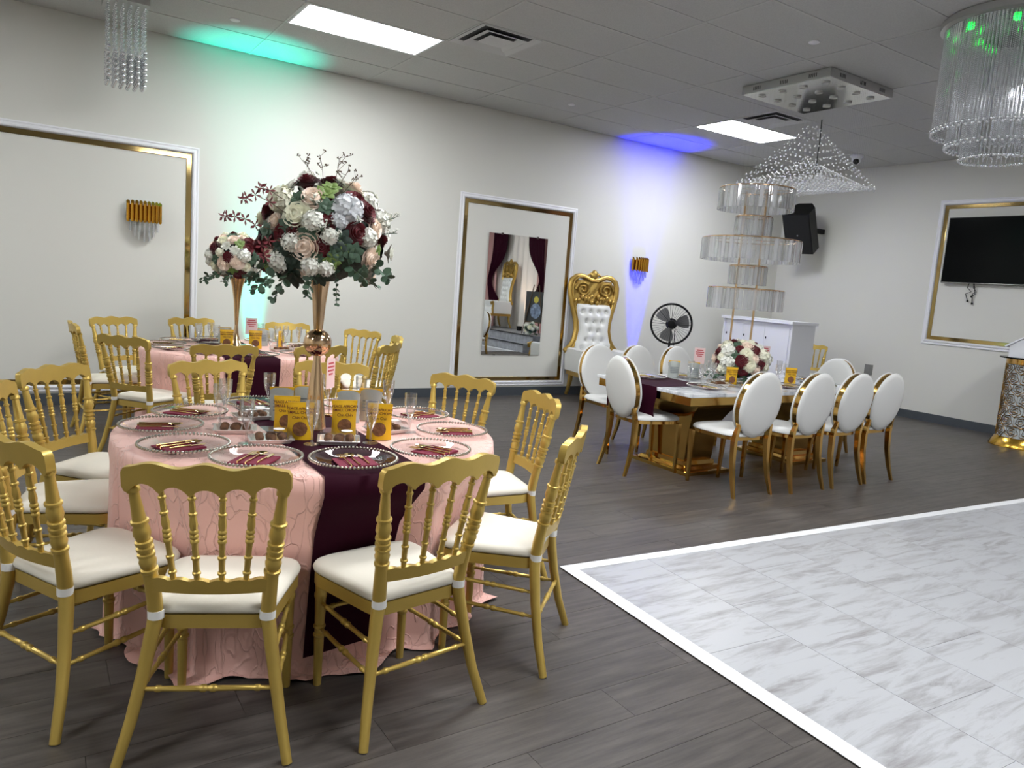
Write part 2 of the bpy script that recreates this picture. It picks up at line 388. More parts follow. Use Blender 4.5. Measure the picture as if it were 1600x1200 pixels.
# ---- air vents: stepped square diffusers
vl = {(0, 2): 'square louvred ceiling vent beside the long lit panel', (3, 2): 'square ceiling vent beside the crystal pendant panel'}
for k, i in VENTS:
    t = thing('ceiling_vent', vl[(k, i)], 'vent', (GX+k*TW+TW/4, GY-i*TD-TD/2, CH), 0, 'ceiling vents')
    vm = mat('vent_metal', (206, 206, 206), .45)
    part(MB().box(-.29, -.29, .014, .29, .29, .0195), 'backing', mat('dark_duct', (64, 64, 66), .8), t, False)
    for a, b, za, zb in ((.292, .235, .001, .015), (.20, .14, -.004, .012)):
        r = [[(sx*a, sy*a, za) for sx, sy in ((-1, -1), (1, -1), (1, 1), (-1, 1))], [(sx*b, sy*b, zb) for sx, sy in ((-1, -1), (1, -1), (1, 1), (-1, 1))],
             [(sx*b, sy*b, zb-.003) for sx, sy in ((-1, -1), (1, -1), (1, 1), (-1, 1))], [(sx*a, sy*a, za-.003) for sx, sy in ((-1, -1), (1, -1), (1, 1), (-1, 1))]]
        part(MB().loft(r, False, True), 'louvre', vm, t, False)
    part(MB().loft([[(sx*.115, sy*.115, -.006) for sx, sy in ((-1, -1), (1, -1), (1, 1), (-1, 1))], [(sx*.05, sy*.05, .01) for sx, sy in ((-1, -1), (1, -1), (1, 1), (-1, 1))]]), 'centre_cone', vm, t, False)
# ---- sprinkler caps and dome camera
for (x, y), l in (((1.464, 6.904), 'flat round sprinkler cap near the green ceiling glow'), ((5.071, 6.933), 'flat round sprinkler cap left of the blue ceiling glow'), ((5.138, 3.899), 'flat round sprinkler cap in front of the square crystal pendant')):
    tag(part(MB().lathe([(0, -.006), (.036, -.006), (.042, -.002), (.042, .006), (0, .006)], 20), 'sprinkler_cap', M['white_trim'], None, loc=(x, y, CH-.002)), l, 'sprinkler', 'sprinkler caps')
t = thing('security_camera', 'small white dome camera with black lens on the ceiling', 'camera', (9.2, 6.1, CH))
part(MB().lathe([(0, 0), (.085, 0), (.085, -.02), (.07, -.035), (0, -.035)], 24), 'base', M['white_trim'], t)
part(MB().ball((0, 0, -.06), .062, 16, 10), 'housing', M['white_trim'], t)
part(MB().ball((-.03, -.02, -.085), .04, 12, 8), 'lens', M['black'], t)
# ---- wall panel mouldings
def rect_loft(fn, x0, x1, z0, z1, prof):
    """prof: (inset, depth); returns four mitred side pieces"""
    res = []
    cs = [(x0, z0, 1, 1), (x1, z0, -1, 1), (x1, z1, -1, -1), (x0, z1, 1, -1)]
    for i in range(4):
        r = []
        for (x, z, sx, sz) in (cs[i], cs[(i+1) % 4]): r.append([fn(x+sx*a, z+sz*a, c) for a, c in prof])
        res.append(MB().loft(r))
    return res
WA = lambda a, b, c: (a, YA-c, b)
WB = lambda a, b, c: (XB-c, a, b)
def panel(name, fn, x0, x1, z0, z1, label):
    org = fn((x0+x1)/2, z0, 0); t = struct(link(name, None, None, org)); t['label'] = label
    g = lambda a, b, c: tuple(Vector(fn(a, b, c))-Vector(org))
    for s in rect_loft(g, x0, x1, z0, z1, [(0, 0), (0, .012), (.014, .016), (.018, .011), (.03, .011), (.036, .02), (.05, .022), (.06, .012), (.064, 0)]): part(s, 'moulding', M['white_trim'], t, True, 25)
    for s in rect_loft(g, x0+.066, x1-.066, z0+.066, z1-.066, [(0, 0), (0, .005), (.003, .007), (.045, .007), (.048, .005), (.048, 0)]): part(s, 'gold_strip', M['goldstrip'], t, False)
panel('trim_1', WA, -2.9, 1.368, .125, 2.482, 'large white moulding panel with gold mirrored strip behind the far round table')
panel('trim_2', WA, 4.245, 5.985, .13, 2.452, 'white moulding panel with gold strip around the wall mirror')
panel('trim_3', WB, 3.1, 5.39, 1.036, 2.93, 'white moulding panel with gold strip around the television')
# ---- mirror
t = thing('wall_mirror', 'frameless upright mirror reflecting a draped throne stage', 'mirror', (5.108, YA, .53))
part(MB().box(-.437, -.012, 0, .437, -.002, 1.49), 'glass', M['mirror'], t, False)
for x in (-.25, .28):
    for z in (0, 1.49): part(MB().box(x-.014, -.017, z-.012, x+.014, -.001, z+.012), 'clip', M['chrome'], t, False)
# ---- wall plate
t = thing('wall_outlet', 'small grey metal cover plate on the right wall', 'outlet', (XB, 6.08, .58))
part(MB().box(-.012, -.06, -.075, -.001, .06, .075), 'cover', M['greyplate'], t, False)
part(MB().box(-.016, -.028, -.05, -.011, .028, -.008), 'socket', M['greyplate'], t, False); part(MB().box(-.016, -.028, .008, -.011, .028, .05), 'socket', M['greyplate'], t, False)
# ---- television
t = thing('television', 'black wall-mounted flat television inside the gold-strip panel', 'television', (XB, 4.46, 1.855))
part(MB().box(-.075, -.752, 0, -.035, .752, .838), 'housing', M['black'], t, False)
part(MB().box(-.0785, -.742, .018, -.0745, .742, .828), 'screen', M['screen'], t, False)
part(MB().box(-.079, -.745, .003, -.074, .745, .008), 'lower_bezel', M['chrome'], t, False)
part(MB().box(-.036, -.25, .2, -.001, .25, .6), 'wall_bracket', M['black'], t, False)
for q, (yy, l, s) in enumerate(((.40, .22, .03), (.36, .16, -.02), (.34, .25, .015))):
    tag(part(MB().tube([(-.05, yy, .02), (-.03, yy+s, -.05), (-.02, yy-.02, -.1), (-.02, yy+s*1.5, -.13), (-.02, yy+.01, -l)], .005, 6).ball((-.02, yy+.01, -l), .014, 8, 5), 'power_cord', M['black'], None, loc=(XB, 4.46, 1.855)),
        ('black cord with plug hanging left below the television', 'short black cord bunched below the television', 'longest black cord dangling below the television')[q], 'cord', 'television cords')
# ---- crystal sconces
def sconce(x, label):
    t = thing('wall_sconce', label, 'sconce', (x, YA, 1.905), 0, 'wall sconces')
    part(MB().box(-.12, -.012, -.16, .12, -.001, -.02), 'back_plate', M['steelgold'], t, False)
    for i in range(9):
        a = (i-4)/4; xx = a*.135; yy = -.022-.085*math.sqrt(max(0, 1-a*a*.93))
        r = [[(xx+.0155*math.cos(2*PI*k/10), yy+.0155*math.sin(2*PI*k/10), z+(math.sin(2*PI*k/10))*.018) for k in range(10)] for z in (-.165, 0)]
        part(MB().loft(r), 'gold_tube', M['sconcegold'], t)
    for ri, (n, rx, z0, ln) in enumerate(((7, .115, -.16, .1), (5, .08, -.2, .11), (3, .045, -.25, .1), (1, 0, -.27, .09))):
        for i in range(n):
            a = (i-(n-1)/2)/max(1, (n-1)/2); xx = a*rx; yy = -.03-.06*math.sqrt(1-a*a*.9)*(rx/.115 if rx else .3)
            part(MB().loft([[(xx+.009*math.cos(2*PI*k/6), yy+.009*math.sin(2*PI*k/6), z) for k in range(6)] for z in (z0, z0-ln)]), 'crystal_rod', M['crystal'], t, False)
M['sconcegold'] = mat('sconce_gold', (214, 158, 58), .18, 1)
sconce(.89, 'gold tube and crystal sconce inside the large left wall panel')
sconce(7.13, 'gold tube and crystal sconce above the throne, in blue light')
# ---- loudspeaker on the right wall
t = thing('loudspeaker', 'black loudspeaker tilted on a bracket high on the right wall', 'speaker', (XB-.5, 7.10, 2.56), math.radians(14))
sp = MB(); out = [(-.2, -.2), (-.2, .2), (.02, .2), (.17, .1), (.17, -.1), (.02, -.2)]
sp.loft([[(a, b, z) for a, b in out] for z in (-.32, .32)])
tilt = Matrix.Rotation(math.radians(31), 4, 'Y').inverted()
part(sp.xf(tilt), 'cabinet', M['black'], t, False)
part(MB().box(-.208, -.185, -.3, -.199, .185, .3).xf(tilt), 'grille', mat('speaker_grille', (10, 10, 11), .7, bump=.5, bscale=400), t, False)
part(MB().lathe([(0, 0), (.012, 0), (.012, .004), (0, .004)], 12).xf(tilt @ Matrix.Translation((-.208, 0, -.02)) @ Matrix.Rotation(-PI/2, 4, 'Y')), 'badge', M['greyplate'], t)
part(MB().box(.12, -.03, -.04, .49, .03, .03).xf(Matrix.Rotation(-math.radians(14), 4, 'Z')), 'bracket', M['black'], t, False)
# ================================================================== GOLD SPINDLE CHAIR  (local: x forward, origin between the rear feet)
def rings_prof(r, spec):
    return [(t, r*k) for t, k in spec]
POST = [(0, 1.1), (.03, 1.1), (.04, 1.3), (.07, 1.3), (.08, 1.0), (.1, 1.15), (.16, 1.3), (.2, 1.1), (.215, 1.0), (.22, 1.3), (.25, 1.3), (.26, 1.0), (.28, 1.0), (.29, 1.3), (.32, 1.3), (.33, 1.0),
        (.35, 1.0), (.36, 1.3), (.39, 1.3), (.4, 1.0), (.42, 1.05), (.47, 1.3), (.53, 1.2), (.58, 1.0), (.59, 1.3), (.62, 1.3), (.63, 1.0), (.75, .88), (.93, .72), (.94, 1.0), (.98, 1.0), (1, .75)]
SPIN = [(0, .8), (.05, 1), (.08, 1), (.09, 1.4), (.11, 1.4), (.12, 1), (.25, 1.1), (.26, 1.4), (.28, 1.4), (.29, 1.0), (.42, 1.05), (.44, 1.45), (.46, 1.45), (.475, 1), (.49, 1.45), (.51, 1.45), (.525, 1), (.54, 1.45), (.56, 1.45),
        (.575, 1.1), (.63, 1.4), (.68, 1.2), (.72, 1), (.73, 1.4), (.75, 1.4), (.76, 1), (.88, .95), (.89, 1.3), (.91, 1.3), (.92, .9), (1, .9)]
STR = [(0, .8), (.12, .9), (.13, 1.3), (.16, 1.3), (.17, 1), (.4, 1.1), (.44, 1.1), (.45, 1.5), (.48, 1.5), (.49, 1.1), (.51, 1.1), (.52, 1.5), (.55, 1.5), (.56, 1.1), (.6, 1.1), (.83, 1), (.84, 1.3), (.87, 1.3), (.88, .9), (1, .8)]
def seat_outline(k=0., n=9):
    """rounded trapezoid, k = inset"""
    cs = [(.075+k, -.158+k), (.445-k, -.208+k), (.445-k, .208-k), (.075+k, .158-k)]; rr = [.05, .095, .095, .05]; out = []
    for i in range(4):
        p = Vector(cs[i]); a = (Vector(cs[i-1])-p).normalized(); b = (Vector(cs[(i+1) % 4])-p).normalized(); r = max(.01, rr[i]-k*.5)
        p0, p1 = p+a*r, p+b*r
        for q in range(n): s = q/(n-1); out.append(tuple(p0*(1-s)**2+p*2*s*(1-s)+p1*s*s))
    return out
def make_chair():
    g = M['chairgold']; t = thing('spindle_chair', 'x', 'chair')
    J, T = .150, .192
    for s in (-1, 1):
        part(MB().tube([(-.005, s*.228, 0), (.03, s*.2, .12), (.055, s*.176, .25), (.07, s*.158, .36), (.074, s*J, .41)], [.0145, .0165, .0185, .0205, .021], 12), 'rear_leg', g, t)
        o = part(MB().tube([(.074, s*J, .405), (.066, s*(J+.004), .47), (.054, s*(J+.010), .535)], [.021, .021, .0195], 12).turned((.054, s*(J+.010), .535), (.004, s*T, .80), [(a, b*.018) for a, b in POST], 12), 'back_post', g, t)
        part(MB().turned((.405, s*.166, 0), (.405, s*.166, .385), [(0, .0135), (.45, .0165), (.46, .02), (.48, .02), (.49, .016), (.53, .016), (.54, .02), (.56, .02), (.57, .0165), (.8, .0185), (.82, .021), (.85, .021), (.87, .018), (1, .02)], 12), 'front_leg', g, t)
        for z0, z1 in ((.285, .295), (.2, .205)):
            ra = .06 if z0 > .25 else .046; rw = .168 if z0 > .25 else .184
            part(MB().turned((ra, s*rw, z0), (.405, s*.166, z1), [(a, b*.0072) for a, b in STR], 8), 'stretcher', g, t)
        part(MB().loft([[(.072+.0225*math.cos(2*PI*k/12), s*J+.0225*math.sin(2*PI*k/12), z) for k in range(12)] for z in (.402, .426)]), 'cushion_tie', M['tie'], t)
    part(MB().turned((.043, -.188, .205), (.043, .188, .205), [(a, b*.0075) for a, b in STR], 8), 'stretcher', g, t)
    part(MB().turned((.405, -.166, .27), (.405, .166, .27), [(a, b*.0075) for a, b in STR], 8), 'stretcher', g, t)
    # lower back rail with small scallops
    n = 33; lo = []; hi = []
    for i in range(n):
        u = i/(n-1); y = (u-.5)*.312; lo.append((y, .49)); hi.append((y, .527+.007*abs(math.sin(u*PI*6))))
    bow = lambda y, W: -.022*(1-(y/W)**2)
    part(MB().strip(lo, hi, .02, lambda a, b, c: (.048+bow(a, .16)+c-(b-.49)*.2, a, b)), 'lower_rail', g, t)
    for y0, y1 in ((-.095, -.118), (-.032, -.04), (.032, .04), (.095, .118)):
        part(MB().turned((.05+bow(y0, .16), y0, .525), (.004+bow(y1, .2), y1, .80), [(a, b*.0084) for a, b in SPIN], 8), 'spindle', g, t)
    lo = []; hi = []; n = 61
    for i in range(n):
        u = i/(n-1); y = (u-.5)*.428; e = min(u, 1-u)
        f = ((u-.045)/.182) % 1; ar = max(0, math.sin(PI*f))**.6 if .045 < u < .955 else 0
        end = math.sqrt(max(0, 1-(1-min(1, e/.03))**2))
        mid = 1-abs(2*u-1)
        zl = .787-.014*mid+.03*ar; zh = .862+.0065*math.cos(2*PI*(u-.5)*3.1)+.006*mid
        c = (zl+zh)/2; lo.append((y, c-(c-zl)*(.55+.45*end))); hi.append((y, c+(zh-c)*(.55+.45*end)))
    part(MB().strip(lo, hi, .026, lambda a, b, c: (-.013+bow(a, .214)*1.2+c-(b-.8)*.15, a, b)), 'top_rail', g, t, True, 50)
    a, b, c, d = seat_outline(0), seat_outline(.03), seat_outline(-.004), seat_outline(.012)
    part(MB().loft([[(x, y, .368) for x, y in b], [(x, y, .368) for x, y in a], [(x, y, .408) for x, y in a], [(x, y, .408) for x, y in b]], False, True), 'seat_frame', g, t)
    r = []
    for k, z in ((.01, .408), (-.003, .414), (-.006, .425), (0, .438), (.012, .445), (.05, .452), (.1, .455)): r.append([(x, y, z) for x, y in seat_outline(k)])
    part(MB().loft(r), 'seat_cushion', M['cushion'], t, True, 60)
    return freeze(t)
NAP = make_chair()
D = math.radians
G1 = 'gold chairs around the near pink table'; G2 = 'gold chairs around the far pink table'
chairs = [
 (.39, 2.02, 66, 'gold spindle-back chair at bottom left, back to us, left of the dark runner', G1),
 (1.03, 1.915, 99, 'gold spindle-back chair at the bottom, right in front of the dark runner', G1),
 (1.70, 2.15, 133, 'gold spindle-back chair nearest the marble dance floor corner', G1),
 (2.11, 2.95, 168, 'gold spindle-back chair at the right side of the near pink table', G1),
 (2.03, 3.60, 207, 'gold spindle-back chair below the wall mirror, right rear of near table', G1),
 (1.48, 4.18, 243, 'gold spindle-back chair directly behind the tall rose-gold vase', G1),
 (.80, 4.20, 284, 'gold spindle-back chair at the rear left of the near pink table', G1),
 (.09, 3.97, 319, 'gold spindle-back chair at upper left of the near table, back fully visible', G1),
 (-.11, 3.40, 347, 'gold spindle-back chair cut by the left photo edge, the farther one', G1),
 (-.06, 2.50, 28, 'gold spindle-back chair cut by the left photo edge, the nearest one', G1),
 (.28, 6.60, 4, 'gold chair seen edge-on at the far left of the far pink table', G2),
 (.60, 7.29, 298, 'gold chair at the rear left of the far table, near the back wall', G2),
 (.52, 5.585, 40, 'gold chair at the front left of the far pink table', G2),
 (1.27, 7.52, 283, 'gold chair in front of the gold wall strip, behind the far table', G2),
 (1.07, 5.12, 88, 'gold chair with its back to us left of the far dark runner', G2),
 (2.12, 7.33, 262, 'gold chair behind the far table, in the cyan glow', G2),
 (1.74, 5.17, 105, 'gold chair half hidden by the vase ball, back to us at far table', G2),
 (2.65, 6.70, 210, 'tallest-looking gold chair at the right rear of the far pink table', G2),
 (2.36, 5.40, 135, 'gold chair at the front right of the far pink table', G2),
 (2.73, 6.09, 166, 'gold chair seen edge-on at the right end of the far table', G2),
 (9.66, 6.72, 218, 'lone gold spindle-back chair beside the white bar cabinet', 'gold spindle chairs elsewhere'),
]
for i, (x, y, a, l, g) in enumerate(chairs): place(NAP, i == 0, (x, y, 0), D(a), l, g)
# ================================================================== OVAL-BACK CHAIR
def make_oval():
    g = M['steelgold']; t = thing('oval_back_chair', 'x', 'chair')
    def rbar(pts, ws, hs): # rectangular bar along a path, width along y, depth along x
        return MB().loft([[(p[0]+sx*h/2, p[1]+sy*w_/2, p[2]) for sx, sy in ((-1, -1), (1, -1), (1, 1), (-1, 1))] for p, w_, h in zip(pts, ws, hs)])
    for s in (-1, 1):
        part(rbar([(0, s*.195, 0), (.035, s*.185, .12), (.062, s*.178, .26), (.07, s*.174, .40), (.06, s*.172, .47), (.045, s*.165, .53)], [.02, .024, .028, .03, .028, .02], [.022, .03, .036, .04, .034, .022]), 'rear_leg', g, t, True, 30)
        part(rbar([(.495, s*.165, 0), (.49, s*.172, .2), (.485, s*.178, .41)], [.02, .026, .032], [.02, .026, .032]), 'front_leg', g, t, True, 30)
    def so(k):
        out = []
        for i in range(48):
            a = 2*PI*i/48; c, s = math.cos(a), math.sin(a); e = .5
            x = .285+(.225-k)*math.copysign(abs(c)**e, c); wdt = .205+.012*(x-.285)/.2
            out.append((x, (wdt-k)*math.copysign(abs(s)**e, s)))
        return out
    part(MB().loft([[(x, y, .405) for x, y in so(.03)], [(x, y, .405) for x, y in so(.008)], [(x, y, .43) for x, y in so(.008)], [(x, y, .43) for x, y in so(.03)]], False, True), 'seat_frame', g, t)
    part(MB().loft([[(x, y, z) for x, y in so(k)] for k, z in ((.01, .43), (-.002, .436), (-.002, .45), (.008, .462), (.04, .472), (.1, .475))]), 'seat_pad', M['leather'], t, True, 60)
    A, B, zc, lean = .20, .238, .672, .16
    def el(k, x, n=48): return [(.045-(B*math.sin(2*PI*i/n)*(1+k/B))*lean+x, (A+k)*math.cos(2*PI*i/n), zc+(B+k)*math.sin(2*PI*i/n)) for i in range(n)]
    part(MB().loft([el(-.02, -.022), el(.0, -.022), el(.0, .022), el(-.02, .022)], False, True), 'oval_frame', g, t, True, 30)
    for nm, s in (('back_pad', -1), ('front_pad', 1)):
        part(MB().loft([el(-.01, s*.02), el(.006, s*.022), el(.008, s*.028), el(.002, s*.038), el(-.03, s*.047), el(-.1, s*.053), el(-.18, s*.055)]), nm, M['leather'], t, True, 60)
    return freeze(t)
OV = make_oval()
GO = 'white oval-back chairs at the gold dining table'
for i, (x, y, a, l) in enumerate([
  (4.40, 3.40, 88, 'white oval-back chair with gold legs, leftmost of the near row'),
  (4.97, 3.345, 90, 'white oval-back chair with gold legs, second in the near row'),
  (5.46, 3.33, 90, 'white oval-back chair with gold legs, third in the near row'),
  (5.91, 3.335, 90, 'white oval-back chair with gold legs, rightmost of the near row'),
  (3.86, 4.35, -8, 'white oval-back chair at the runner end of the gold dining table'),
  (4.40, 5.30, -93, 'white oval-back chair partly behind the runner-end chair, beside the throne'),
  (4.88, 5.30, -90, 'white oval-back chair across the dining table, left of the fan pole'),
  (5.40, 5.30, -90, 'white oval-back chair across the dining table, right of the fan pole'),
  (6.78, 4.38, 180, 'white oval-back chair at the far right end of dining table')]):
    place(OV, i == 0, (x, y, 0), D(a), l, GO)
# ================================================================== GOLD DINING TABLE
DT = (4.06, 3.77, 6.42, 4.86); DZ = .70
t = thing('dining_table', 'rectangular marble-top dining table on mirror-gold pedestals', 'table', (5.24, 4.315, 0))
hx, hy = (DT[2]-DT[0])/2, (DT[3]-DT[1])/2
part(MB().loft([[(sx*(hx-k), sy*(hy-k), z) for sx, sy in ((-1, -1), (1, -1), (1, 1), (-1, 1))] for k, z in ((.003, .672), (0, .675), (0, .697), (.003, .70))]), 'marble_top', M['marbletop'], t, False)
for q in ((-hx+.015, -hy+.015, hx-.015, -hy+.035), (-hx+.015, hy-.035, hx-.015, hy-.015), (-hx+.015, -hy+.035, -hx+.035, hy-.035), (hx-.035, -hy+.035, hx-.015, hy-.035)):
    part(MB().box(q[0], q[1], .61, q[2], q[3], .672), 'apron', M['steelgold'], t, False)
for sx in (-1, 1):
    c = sx*.66
    rr = lambda a, b, z: [(c+u*a, v*b, z) for u, v in ((-1, -1), (1, -1), (1, 1), (-1, 1))]
    p = part(MB().loft([rr(.155, .2, .09), rr(.158, .205, .12), rr(.165, .22, .3), rr(.178, .25, .42), rr(.205, .30, .5), rr(.235, .36, .56), rr(.245, .38, .61), rr(.245, .38, .672)]), 'pedestal', M['steelgold'], t, True, 30)
    part(MB().loft([rr(.25, .33, 0), rr(.25, .33, .028), rr(.225, .30, .032)]), 'base_plate', M['steelgold'], t, False)
    part(MB().loft([rr(.21, .27, .03), rr(.2, .26, .055), rr(.175, .225, .06), rr(.172, .22, .09)]), 'base_step', M['steelgold'], t, False)
# ================================================================== THRONES
def throne(loc, rz, label):
    g, lw = M['throne_gold'], M['leather']; t = thing('throne_chair', label, 'throne', loc, rz, 'tufted gold thrones')
    # local: x forward, y left.  back outline (half-width by height)
    prof = [(.6, .40), (.63, .36), (.68, .31), (.76, .265), (.88, .24), (1.0, .248), (1.12, .28), (1.24, .315), (1.36, .345), (1.46, .35), (1.54, .325), (1.585, .26), (1.595, .19), (1.575, .12), (1.545, .06)]
    bx = lambda z: -.30-(z-.5)*.12
    pts = [(bx(z), -y, z) for z, y in prof]+[(bx(z), y, z) for z, y in prof[::-1]]
    part(MB().tube(pts, .036, 10), 'back_frame', g, t)
    pts2 = [(bx(z)+.03, -y*.9, z-.012) for z, y in prof]+[(bx(z)+.03, y*.9, z-.012) for z, y in prof[::-1]]
    part(MB().tube(pts2, .014, 8), 'frame_bead', g, t)
    # carved gold head panel
    hp = [(z, y) for z, y in prof if z >= 1.2]
    lo = [(-y*.93, z) for z, y in hp]; 
    def hw(z):
        for (z0, y0), (z1, y1) in zip(prof, prof[1:]):
            if z0 <= z <= z1: return y0+(y1-y0)*(z-z0)/(z1-z0)
        return prof[0][1]*.62 if z < .6 else prof[10][1]
    part(MB().grid(25, 10, lambda u, v: ((lambda z: (bx(z)+.012+.012*math.sin(u*31)*math.sin(v*13), (u-.5)*2*hw(z)*(.95 if z < 1.5 else .8), z))(1.2+v*.34))), 'carved_panel', g, t)
    for s in (-1, 1):
        sc = [(bx(1.4)+.04, s*(.17+.11*(1-q/34)*math.cos(q*.42)), 1.42+.1*(1-q/34)*math.sin(q*.42)) for q in range(30)]
        part(MB().tube(sc, [.02-.012*q/30 for q in range(30)], 8), 'scroll_carving', g, t)
        for q in range(6):
            a = q/5; part(MB().ball((bx(1.25)+.04, s*(.04+.24*a), 1.25+.05*math.sin(a*PI)+.02*(q % 2)), .03, 8, 5), 'leaf_carving', g, t)
        part(MB().ball((bx(1.3)+.05, s*.05, 1.33), .034, 8, 5), 'leaf_carving', g, t)
    cr = MB().ball((bx(1.6), 0, 1.61), .05, 12, 8, 1.5)
    for s in (-1, 1): cr.tube([(bx(1.6), 0, 1.56), (bx(1.6), s*.06, 1.63), (bx(1.6), s*.1, 1.6), (bx(1.6), s*.085, 1.57)], [.03, .022, .016, .01], 8)
    part(cr, 'crest', g, t)
    # tufted back
    btn = []
    for r, (z, n) in enumerate(((1.13, 4), (1.0, 3), (.88, 2), (.76, 3), (.64, 4))):
        for k in range(n): btn.append(((k-(n-1)/2)*.115*(1 if n != 2 else 1), z))
    def tuft(u, v):
        z = .5+v*.73; w_ = min(hw(z), .29)*.93; y = (u-.5)*2*w_
        if v > .9: w2 = 1-(v-.9)*1.2; y *= w2
        d = .085*math.sqrt(max(0, 1-(2*u-1)**4))*math.sqrt(max(.0, 1-abs(2*v-1)**8))
        for (by, bz) in btn: d -= .045*math.exp(-((y-by)**2+(z-bz)**2)/.0009)+.02*math.exp(-((y-by)**2+(z-bz)**2)/.004)
        return (bx(z)+.015+max(d, .0), y, z)
    part(MB().grid(61, 61, tuft), 'tufted_back', lw, t, True, 80)
    part(MB().grid(3, 9, lambda u, v: (bx(.5+v*.95)-.012, (u-.5)*2*min(.33, hw(.5+v*.95))*.95, .5+v*.95)), 'back_cover', lw, t)
    for by, bz in btn: part(MB().ball((bx(bz)+.05, by, bz), .011, 8, 5), 'button', lw, t)
    # seat, arms, apron, legs
    part(MB().loft([[(x, y, z) for x, y in [(-.3, -.3+k), (.28-k, -.33+k), (.31-k, -.28+k), (.33-k, 0), (.31-k, .28-k), (.28-k, .33-k), (-.3, .3-k)]] for k, z in ((.0, .36), (-.01, .40), (-.008, .47), (.02, .5), (.08, .515))]), 'seat', lw, t, True, 50)
    ap = MB().loft([[(x, y, z) for x, y in [(-.33, -.34), (.3, -.37), (.34, -.3), (.36, 0), (.34, .3), (.3, .37), (-.33, .34)]] for z in (.3, .36)])
    part(ap, 'gold_apron', g, t)
    for s in (-1, 1):
        part(MB().loft([[(x, s*y, z) for y, z in ((.30, .36), (.37, .36), (.385, .58), (.37, .64), (.33, .655), (.29, .63), (.29, .5))] for x in (-.32, -.1, .2, .25)]), 'padded_arm', lw, t, True, 50)
        part(MB().tube([(.26, s*.345, .36), (.28, s*.345, .48), (.255, s*.345, .57), (.285, s*.345, .63), (.33, s*.345, .62), (.325, s*.345, .575), (.295, s*.345, .585)], [.028, .03, .028, .034, .03, .024, .016], 10, flat=1.3), 'arm_scroll', g, t)
        part(MB().tube([(.30, s*.30, .34), (.345, s*.32, .26), (.33, s*.315, .15), (.335, s*.32, .06), (.37, s*.325, .025)], [.05, .045, .028, .026, .026], 10), 'front_leg', g, t)
        part(MB().tube([(-.3, s*.28, .34), (-.3, s*.285, .22), (-.34, s*.29, .1), (-.38, s*.295, .024)], [.04, .034, .026, .024], 10), 'rear_leg', g, t)
    t.scale = (.82, 1, 1)
    return t
throne((6.21, 7.41, 0), D(-101), 'tall gold-framed throne with tufted white back by the mirror')
# ================================================================== TABLECLOTHS AND RUNNERS
TZ = .72
C1 = (1.01, 3.05); R1 = .77; C2 = (1.46, 6.32); R2 = .775
def cloth(c, R, seed, label, nfold):
    r = random.Random(seed); ph = [r.uniform(0, 6.28) for _ in range(6)]; N = 320
    def fold(th, t):
        a = .5*math.sin(nfold*th+ph[0]+.8*math.sin(3*th+ph[1]))+.3*math.sin(nfold*1.7*th+ph[2]+math.sin(2*th+ph[3]))+.2*math.sin(5*th+ph[4])
        return a
    near = []
    for (hx_, hy_, ha, _, _) in chairs:
        a = D(ha); px_, py_ = hx_-c[0], hy_-c[1]
        if math.hypot(px_, py_) < 1.6: near.append((px_, py_, a))
    def limit(th, z):
        best = 9; d = Vector((math.cos(th), math.sin(th)))
        for px_, py_, a in near:
            f_ = Vector((math.cos(a), math.sin(a))); q = Vector((px_, py_))+f_*.468; n_ = d.dot(f_)
            if n_ > -.3: continue
            s_ = q.dot(f_)/n_; hit = d*s_-q; lat = abs(hit.dot(Vector((-f_.y, f_.x))))
            if s_ > 0 and z > .34:
                best = min(best, s_+.5*max(0, lat-.2))
            elif s_ > 0: best = min(best, s_+(.34-z)*.04+.7*max(0, lat-.2))
        return max(best, .55)
    rings = []
    for k in (.0, .2, .4, .6, .8, .95): rings.append((R*k, 0, 0))
    def pt(j, th):
        if j < 6: return (rings[j][0], TZ-.0002*math.sin(9*th)*j)
        s = (j-6)/15
        if s <= 1:
            z = TZ-.012-(TZ-.03)*s; f = fold(th, s); A = .05*s**1.3
            rad = R+.004+.03*s+A*f*(1 if f > 0 else .55)
            kz = min(1, max(0, (.66-z)/.14)); rad += (min(rad, limit(th, z))-rad)*kz
            return (rad if j > 6 else R, z if j > 6 else TZ-.006)
        u = j-21; f = fold(th, 1); rad = min(R+.034+.05*f*(1 if f > 0 else .55), limit(th, .02)+.004)
        w_ = .5+.5*math.sin(7*th+ph[5])+.35*math.sin(17*th+ph[3])
        return (rad+u*.035*max(.1, w_), max(.006, .018-.006*u+.01*math.sin(23*th+u)*(.5 if u < 2 else 1)))
    mb = MB()
    def f(uu, vv):
        th = 2*PI*uu; j = round(vv*23); rad, z = pt(j, th); return (rad*math.cos(th), rad*math.sin(th), z)
    mb.grid(N, 24, f, True)
    return tag(part(mb, 'tablecloth', M['pink'], None, True, 80, (*c, 0)), label, 'tablecloth', 'pink tablecloths')
cloth(C1, R1, 3, 'pink crushed floor-length cloth over the near round table', 13)
cloth(C2, R2, 5, 'pink crushed floor-length cloth over the far round table', 12)
